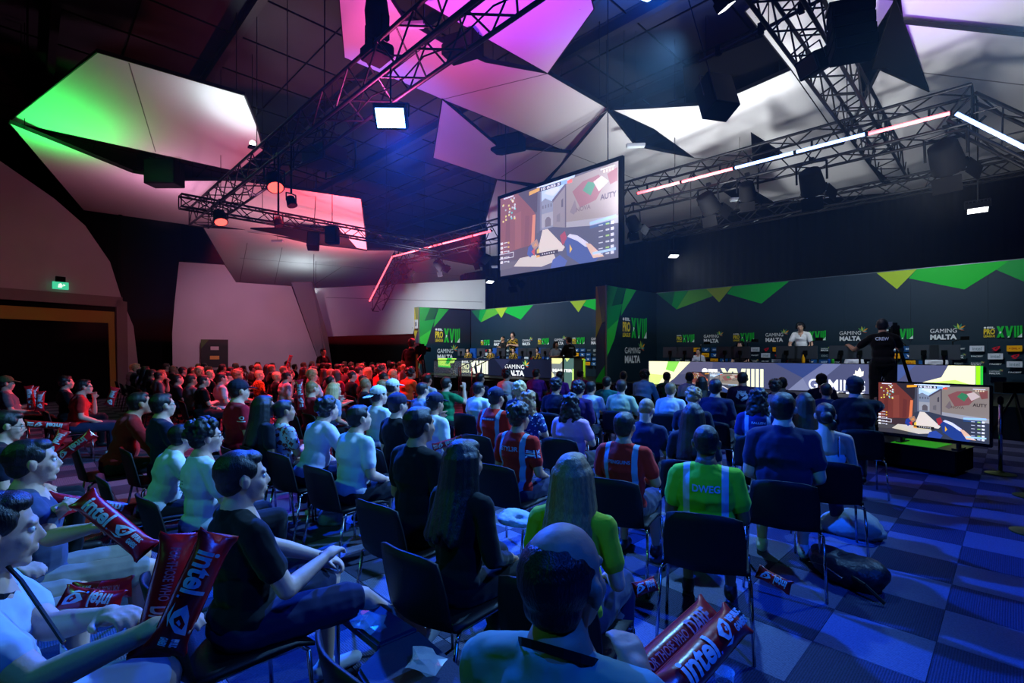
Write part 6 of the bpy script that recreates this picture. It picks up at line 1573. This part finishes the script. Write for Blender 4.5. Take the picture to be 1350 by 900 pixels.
# ================================================================== broadcast cameras
def tripod_cam(x, y, bz, h, rz, label, strap=False):
    r = thing('broadcast_camera', label, 'camera', (x, y, bz), rz)
    for k in range(3):
        t = R(90 + 120 * k); e = Vector((.42 * math.cos(t), .42 * math.sin(t), .02)); 
        l = MB(); tt = Vector((.06 * math.cos(t), .06 * math.sin(t), h - .28)); sd_ = Vector((-math.sin(t), math.cos(t), 0)) * .03
        l.cyl(tt + sd_, e.lerp(tt, .45) + sd_, .014).cyl(tt - sd_, e.lerp(tt, .45) - sd_, .014).cyl(e.lerp(tt, .5), e, .014); l.box(tuple(e - Vector((.03, .03, .02))), tuple(e + Vector((.03, .03, .01))))
        l.obj('tripod_leg', BLKMET, r)
    s_ = MB()
    for k in range(3):
        t = R(90 + 120 * k); s_.cyl((0, 0, h * .35), (.25 * math.cos(t), .25 * math.sin(t), h * .36), .012)
    s_.obj('spreader', BLKMET, r)
    MB().cyl((0, 0, h - .3), (0, 0, h - .16), .06, n=14).box((-.06, -.1, h - .16), (.06, .1, h - .12)).obj('fluid_head', BLACK, r)
    MB().cyl((.04, -.08, h - .15), (.12, -.5, h - .28), .01).obj('pan_bar', BLKMET, r)
    MB().box((-.06, -.2, h - .12), (.06, .16, h + .08)).box((-.05, -.3, h - .1), (.05, -.2, h + .05)).obj('body', BLACK, r, bevel=.01)
    MB().cyl((0, .16, h - .02), (0, .34, h - .02), .05, n=16).box((-.08, .33, h - .08), (.08, .4, h + .04)).obj('lens', BLACK, r)
    MB().box((-.16, -.06, h + .06), (-.04, .03, h + .15)).obj('viewfinder', mat('viewfinder_grey', (120, 125, 135), .4), r)
    MB().box((-.03, -.1, h + .08), (.03, .1, h + .13)).obj('handle', BLACK, r)
    return r
a = at(1180, 430, d=8.95); tripod_cam(a.x, a.y, .46, 1.6, R(10), 'broadcast camera on a tripod in front of the CREW operator')
a = at(556, 446, d=13.0); r = tripod_cam(a.x, a.y, 0, 1.75, R(30), 'broadcast camera with yellow sling at the far left wing')
MB().box((-.03, -.28, 1.0), (.02, -.25, 1.6)).obj('sling', mat('yellow_sling', (90, 84, 24), .6), r)

# ================================================================== inflatable sticks
STK = mat('red_inflated_film', (176, 12, 24), .28, spec=.6, bump=.08, bscale=24)
def stick(a, b, label, rad=.05, print_=True, face=None, held=None, txt='intel', txt2=None, flip=False):
    a = Vector(a); b = Vector(b); L = (b - a).length; ax = (b - a) / L; rad *= .78; k_ = rad / .05
    tw = (Vector((0, 0, CAMH)) - (a + b) / 2); n_ = (tw - ax * tw.dot(ax)).normalized()      # printed side
    if face is not None: n_ = (Vector(face) - ax * Vector(face).dot(ax)).normalized()
    sd = ax.cross(n_)
    M = Matrix((sd, n_, ax)).transposed().to_4x4()
    r = thing('inflatable_stick', label, 'inflatable stick'); r.matrix_world = Matrix.Translation(a) @ M
    prof = [(.0, 1.25, .08), (.012, 1.3, .1), (.03, 1.12, .35), (.06, 1.0, .8), (.1, 1, 1), (L * .5, 1.03, 1.03), (L - .1, 1, 1), (L - .06, 1.0, .8), (L - .03, 1.12, .35), (L - .012, 1.3, .1), (L, 1.25, .08)]
    n = 20; v = []; f = []
    for z, sx, sy in prof:
        for i in range(n):
            t = 2 * math.pi * i / n; zz = z
            if z in (0.0, L): zz += (.018 if z == 0 else -.018) * math.cos(t) ** 2 * 0 + (.02 if z == 0 else -.02) * (1 - abs(math.cos(t)))
            v.append((rad * sx * math.cos(t), rad * sy * math.sin(t), zz))
    for k in range(len(prof) - 1):
        for i in range(n): f.append((k * n + i, k * n + (i + 1) % n, (k + 1) * n + (i + 1) % n, (k + 1) * n + i))
    f += [tuple(range(n - 1, -1, -1)), tuple(range((len(prof) - 1) * n, len(prof) * n))]
    MB().add(v, f).obj('tube', STK, r, smooth=True)
    MB().cyl((rad * 1.01, 0, .05), (rad * 1.01, 0, L - .05), .002, n=5).cyl((-rad * 1.01, 0, .05), (-rad * 1.01, 0, L - .05), .002, n=5).obj('seam', STK, r)
    p = Print(); W_ = (185, 200, 205)
    if txt == 'intel':
        h_ = .036 * k_; w0 = min(L * .34, .22 * k_ * 1.0)
        p.text('intel', L * .16, -h_, L * .16 + w0, h_, W_, .03); p.rect(L * .16 + w0 + .008, -h_, L * .16 + w0 + .014, -h_ + .006, (60, 140, 220))
        x1 = L * .58
        eye_logo(p, x1, -h_, .09 * k_, h_ * 2, W_, (176, 12, 24)); x2 = min(x1 + .2 * k_, L * .9)
        if x2 - x1 > .12 * k_: p.text('REPUBLIC', x1 + .1 * k_, .003, x2, h_ * .7, W_, .05); p.text('GAMERS', x1 + .1 * k_, -h_ * .7, x2, -.003, W_, .05)
    else:
        h_ = .03 * k_
        p.text('FOR THOSE WHO', L * .14, -h_ * .5, L * .56, h_ * .5, (190, 120, 130), .02); p.text('DARE', L * .6, -h_, L * .82, h_, (200, 150, 160), .03)
    sgn = -1 if flip else 1
    def warp(u, v_, l):
        t = v_ / rad; z = L - u if not flip else u
        q = (rad * 1.03 + .002 + l)
        return Vector((q * math.sin(t) * sgn, q * math.cos(t), z))
    # densify the lettering so that it bends round the tube
    me = p.mesh('lettering', (0, 0, 0), (1, 0, 0), (0, 0, 1), .0003, warp)
    link('lettering', me, attr_mat('print_matte'), r)
    return r
g2 = at
stick(at(196, 868, d=1.30), at(238, 700, d=1.42), 'upright red stick lettered FOR THOSE WHO DARE, left of the crossed pair', .05, txt='dare', flip=False)
stick(at(215, 862, d=1.24), at(290, 700, d=1.34), 'upright red stick with large white intel lettering, right of the crossed pair', .05)
stick(at(196, 728, d=2.05), at(106, 654, d=2.1), 'red stick slanting down to the right in the hands of the young man in profile', .052)
stick(at(92, 782, d=1.72), at(176, 772, d=1.75), 'upper of two red sticks lying on the lap at the left', .036, txt='dare')
stick(at(80, 786, d=1.62), at(162, 794, d=1.66), 'lower of two red sticks lying on the lap at the left', .038)
stick(at(30, 700, d=2.3), at(98, 664, d=2.5), 'red stick behind the slanting one, low at the left', .04)
stick(at(60, 655, d=2.7), at(178, 672, d=3.0), 'red stick lying level with the word upside down, behind the slanting one', .035)
stick(at(60, 603, d=4.1), at(86, 566, d=4.2), 'red stick standing near the left aisle, more upright of two', .045)
stick(at(66, 610, d=3.9), at(124, 570, d=4.0), 'red stick leaning right near the left aisle', .045)
stick(at(30, 558, d=4.6), at(92, 562, d=4.8), 'red stick held level by the visitor in the green cap row', .04)
stick(at(822, 912, d=1.18), at(940, 800, d=1.50), 'red stick lettered FOR THOSE WHO DARE at the bottom right of the balding man', .048, txt='dare', flip=True)
stick(at(868, 925, d=1.10), at(974, 812, d=1.45), 'red stick with upside down intel lettering at the bottom right of the balding man', .052, flip=True)
stick(at(835, 778, d=2.1), at(866, 768, d=2.12), 'short end of a red stick on the lap of the woman in yellow green', .03)
stick(at(570, 590, d=4.2), at(610, 578, d=4.1), 'pale lit stick across a lap left of the red vest jersey with the cap', .035)
stick(at(998, 752, d=2.6), at(1044, 776, d=2.5), 'red stick lying on the carpet under the chair right of the green vest', .035)
for k, (x0, y0, x1, y1, dd, lab) in enumerate([(42, 540, 38, 508, 6.6, 'leftmost of three orange lit sticks held up in the dark at the left'), (52, 542, 54, 515, 6.6, 'rightmost of three orange lit sticks held up in the dark at the left'), (46, 538, 45, 509, 6.7, 'middle one of three orange lit sticks held up in the dark at the left'), (143, 535, 152, 510, 6.0, 'red stick held up right of the man with his hand at his mouth'), (378, 485, 384, 468, 14.0, 'red stick raised over the far red rows'), (398, 540, 394, 500, 5.9, 'upright red stick beside the balding man in red')]):
    stick(at(x0, y0, d=dd), at(x1, y1, d=dd), lab, .05)

# ================================================================== empty chairs, bags and litter in front
def empty_chair(px, py, rz, label, zz=.46):
    p = at(px, py, z=zz); return put_chair(p.x, p.y, rz, label, 'empty chairs in the front')
seatc = mat('seat_pad_blue_grey', (52, 58, 84), .8, bump=.2, bscale=140)
def bench(pts, label):
    P_ = [at(x, y, z=.455) for x, y in pts]; c_ = sum(P_, Vector()) / len(P_); c_.z = 0
    r = thing('padded_bench', label, 'bench', c_)
    o = MB().prism([p - c_ - Vector((0, 0, .05)) for p in P_], (0, 0, 1), .05).obj('seat_pad', seatc, r, bevel=.012)
    for p in P_:
        q = (p - c_) * .86; MB().cyl((q.x, q.y, 0), (q.x, q.y, .41), .012, n=8).obj('leg', CHROME, r)
bench([(437, 800), (498, 793), (551, 827), (499, 849)], 'low bench with a dark blue pad, farther of two left of the balding man')
bench([(500, 851), (553, 829), (612, 880), (640, 940), (520, 960), (470, 880)], 'low bench with a dark blue pad, nearer of two left of the balding man')
empty_chair(559, 942, R(-4), 'empty black chair whose backrest shows at the bottom, left of the blue seat pads')
def crumple(name, label, cat, loc, sx, sy, sz, m, seed=1, n=3, rz=0):
    bm = bmesh.new(); bmesh.ops.create_icosphere(bm, subdivisions=n, radius=1.0); rr = random.Random(seed)
    pts = [Vector((rr.uniform(-1, 1), rr.uniform(-1, 1), rr.uniform(-1, 1))).normalized() for _ in range(14)]; am = [rr.uniform(-.35, .35) for _ in pts]
    for v in bm.verts:
        d_ = (rr.uniform(-.35, .35) if 'wrapper' in name else 0) + sum(a_ * max(0, v.co.normalized().dot(q)) ** 6 for q, a_ in zip(pts, am)); v.co *= 1 + d_ + rr.uniform(-.04, .04)
        v.co.z = max(v.co.z, -.55)
        v.co = Vector((v.co.x * sx, v.co.y * sy, (v.co.z + .55) * sz))
    me = bpy.data.meshes.new(name); bm.to_mesh(me); bm.free()
    r = thing(name, label, cat, loc, rz); link('sheet' if 'wrapper' in name else 'fabric', me, m, r)
    for q in me.polygons: q.use_smooth = 'wrapper' not in name
    return r
FOIL = mat('clear_wrapper', (210, 215, 225), .08, .3, alpha=.45)
p = at(487, 822, z=.487); crumple('plastic_wrapper', 'crumpled clear wrapper on the farther blue seat pad', 'wrapper', p, .08, .055, .022, FOIL, 3, 2)
p = at(560, 874, z=.487); crumple('plastic_wrapper', 'crumpled clear wrapper with white straps on the nearer blue seat pad', 'wrapper', p, .085, .07, .026, FOIL, 5, 2)
p = at(110, 655, z=.3); 
r = crumple('tote_bag', 'pale tote bag lying on the carpet in the right aisle', 'bag', at(1130, 706, z=0), .27, .15, .13, mat('tote_canvas', (165, 168, 160), .8, bump=.3, bscale=30), 8, 4, R(-20))
MB().path([(.1, .02, .14), (-.05, -.08, .16), (-.2, -.1, .1), (-.26, -.08, .02)], .008, 6).obj('strap', mat('strap_black', (14, 14, 16), .7), r)
r = crumple('backpack', 'dark backpack lying on the carpet nearest the right aisle', 'bag', at(1112, 764, z=0), .26, .16, .14, mat('backpack_dark', (24, 28, 42), .45, bump=.3, bscale=40), 11, 4, R(-35))
MB().path([(.1, -.1, .12), (.28, -.1, .1), (.38, -.05, .02)], .012, 6).obj('strap', mat('strap_black', (14, 14, 16), .7), r)
MB().path([(-.15, -.16, .08), (0, -.17, .12), (.15, -.15, .09)], .005, 5).obj('zip', CHROME, r)
crumple('tote_bag', 'grey bag tucked under the middle rows below the pale T-shirts', 'bag', at(440, 690, z=0), .18, .12, .12, mat('tote_grey', (110, 120, 140), .8), 4, 3)
crumple('jacket', 'pale jacket bunched on a lap right of the long haired woman in black', 'jacket', at(680, 688, z=.53), .16, .12, .05, mat('jacket_pale', (150, 165, 190), .8, bump=.5, bscale=20), 9, 4)
# clear cup in the bottom right corner
p = at(955, 880, z=.14)
r = thing('plastic_cup', 'clear plastic cup at the bottom beside the tip of the red stick', 'cup', (p.x, p.y, 0))
MB().lathe([(.032, 0), (.045, .12), (.047, .12), (.047, .126), (.044, .126), (.031, .004)], 24).obj('cup_wall', mat('clear_plastic', (190, 205, 220), .08, alpha=.3), r, smooth=True)
MB().lathe([(.030, .006), (.038, .07)], 20).obj('drink', mat('dark_drink', (60, 30, 20), .1), r, smooth=True)
# badge on the polo
a = at(84, 872, d=1.30)
r = thing('lanyard_badge', 'lanyard with a white badge hanging before the pale polo', 'badge', a, R(10))
MB().box((-.028, -.002, -.04), (.028, .002, .04)).obj('card', mat('badge_white', (215, 220, 228), .4), r, bevel=.001)
MB().box((-.008, -.004, .04), (.008, .004, .055)).obj('clip', CHROME, r)
iv = r.matrix_basis.inverted() if False else (Matrix.Translation(a) @ Matrix.Rotation(R(10), 4, 'Z')).inverted()
MB().path([(0, 0, .05), iv @ at(52, 800, d=1.33), iv @ at(28, 765, d=1.38), iv @ at(6, 742, d=1.42)], .006, 6).obj('strap', mat('lanyard_strap', (18, 20, 24), .6), r)

# ================================================================== haze in the upper half of the hall
hz = bpy.data.materials.new('stage_haze'); hz.use_nodes = True
nt = hz.node_tree; nt.nodes.clear()
vo = nt.nodes.new('ShaderNodeVolumeScatter'); vo.inputs['Color'].default_value = (1, 1, 1, 1); vo.inputs['Density'].default_value = 0.0013; vo.inputs['Anisotropy'].default_value = 0.4
ou = nt.nodes.new('ShaderNodeOutputMaterial'); nt.links.new(vo.outputs[0], ou.inputs['Volume'])
tag(MB().box((-24, 0.5, 1.9), (4, 18.5, 10.0)).obj('stage_haze', hz), 'thin haze under the ceiling that glows round the lamps', 'haze', kind='stuff')
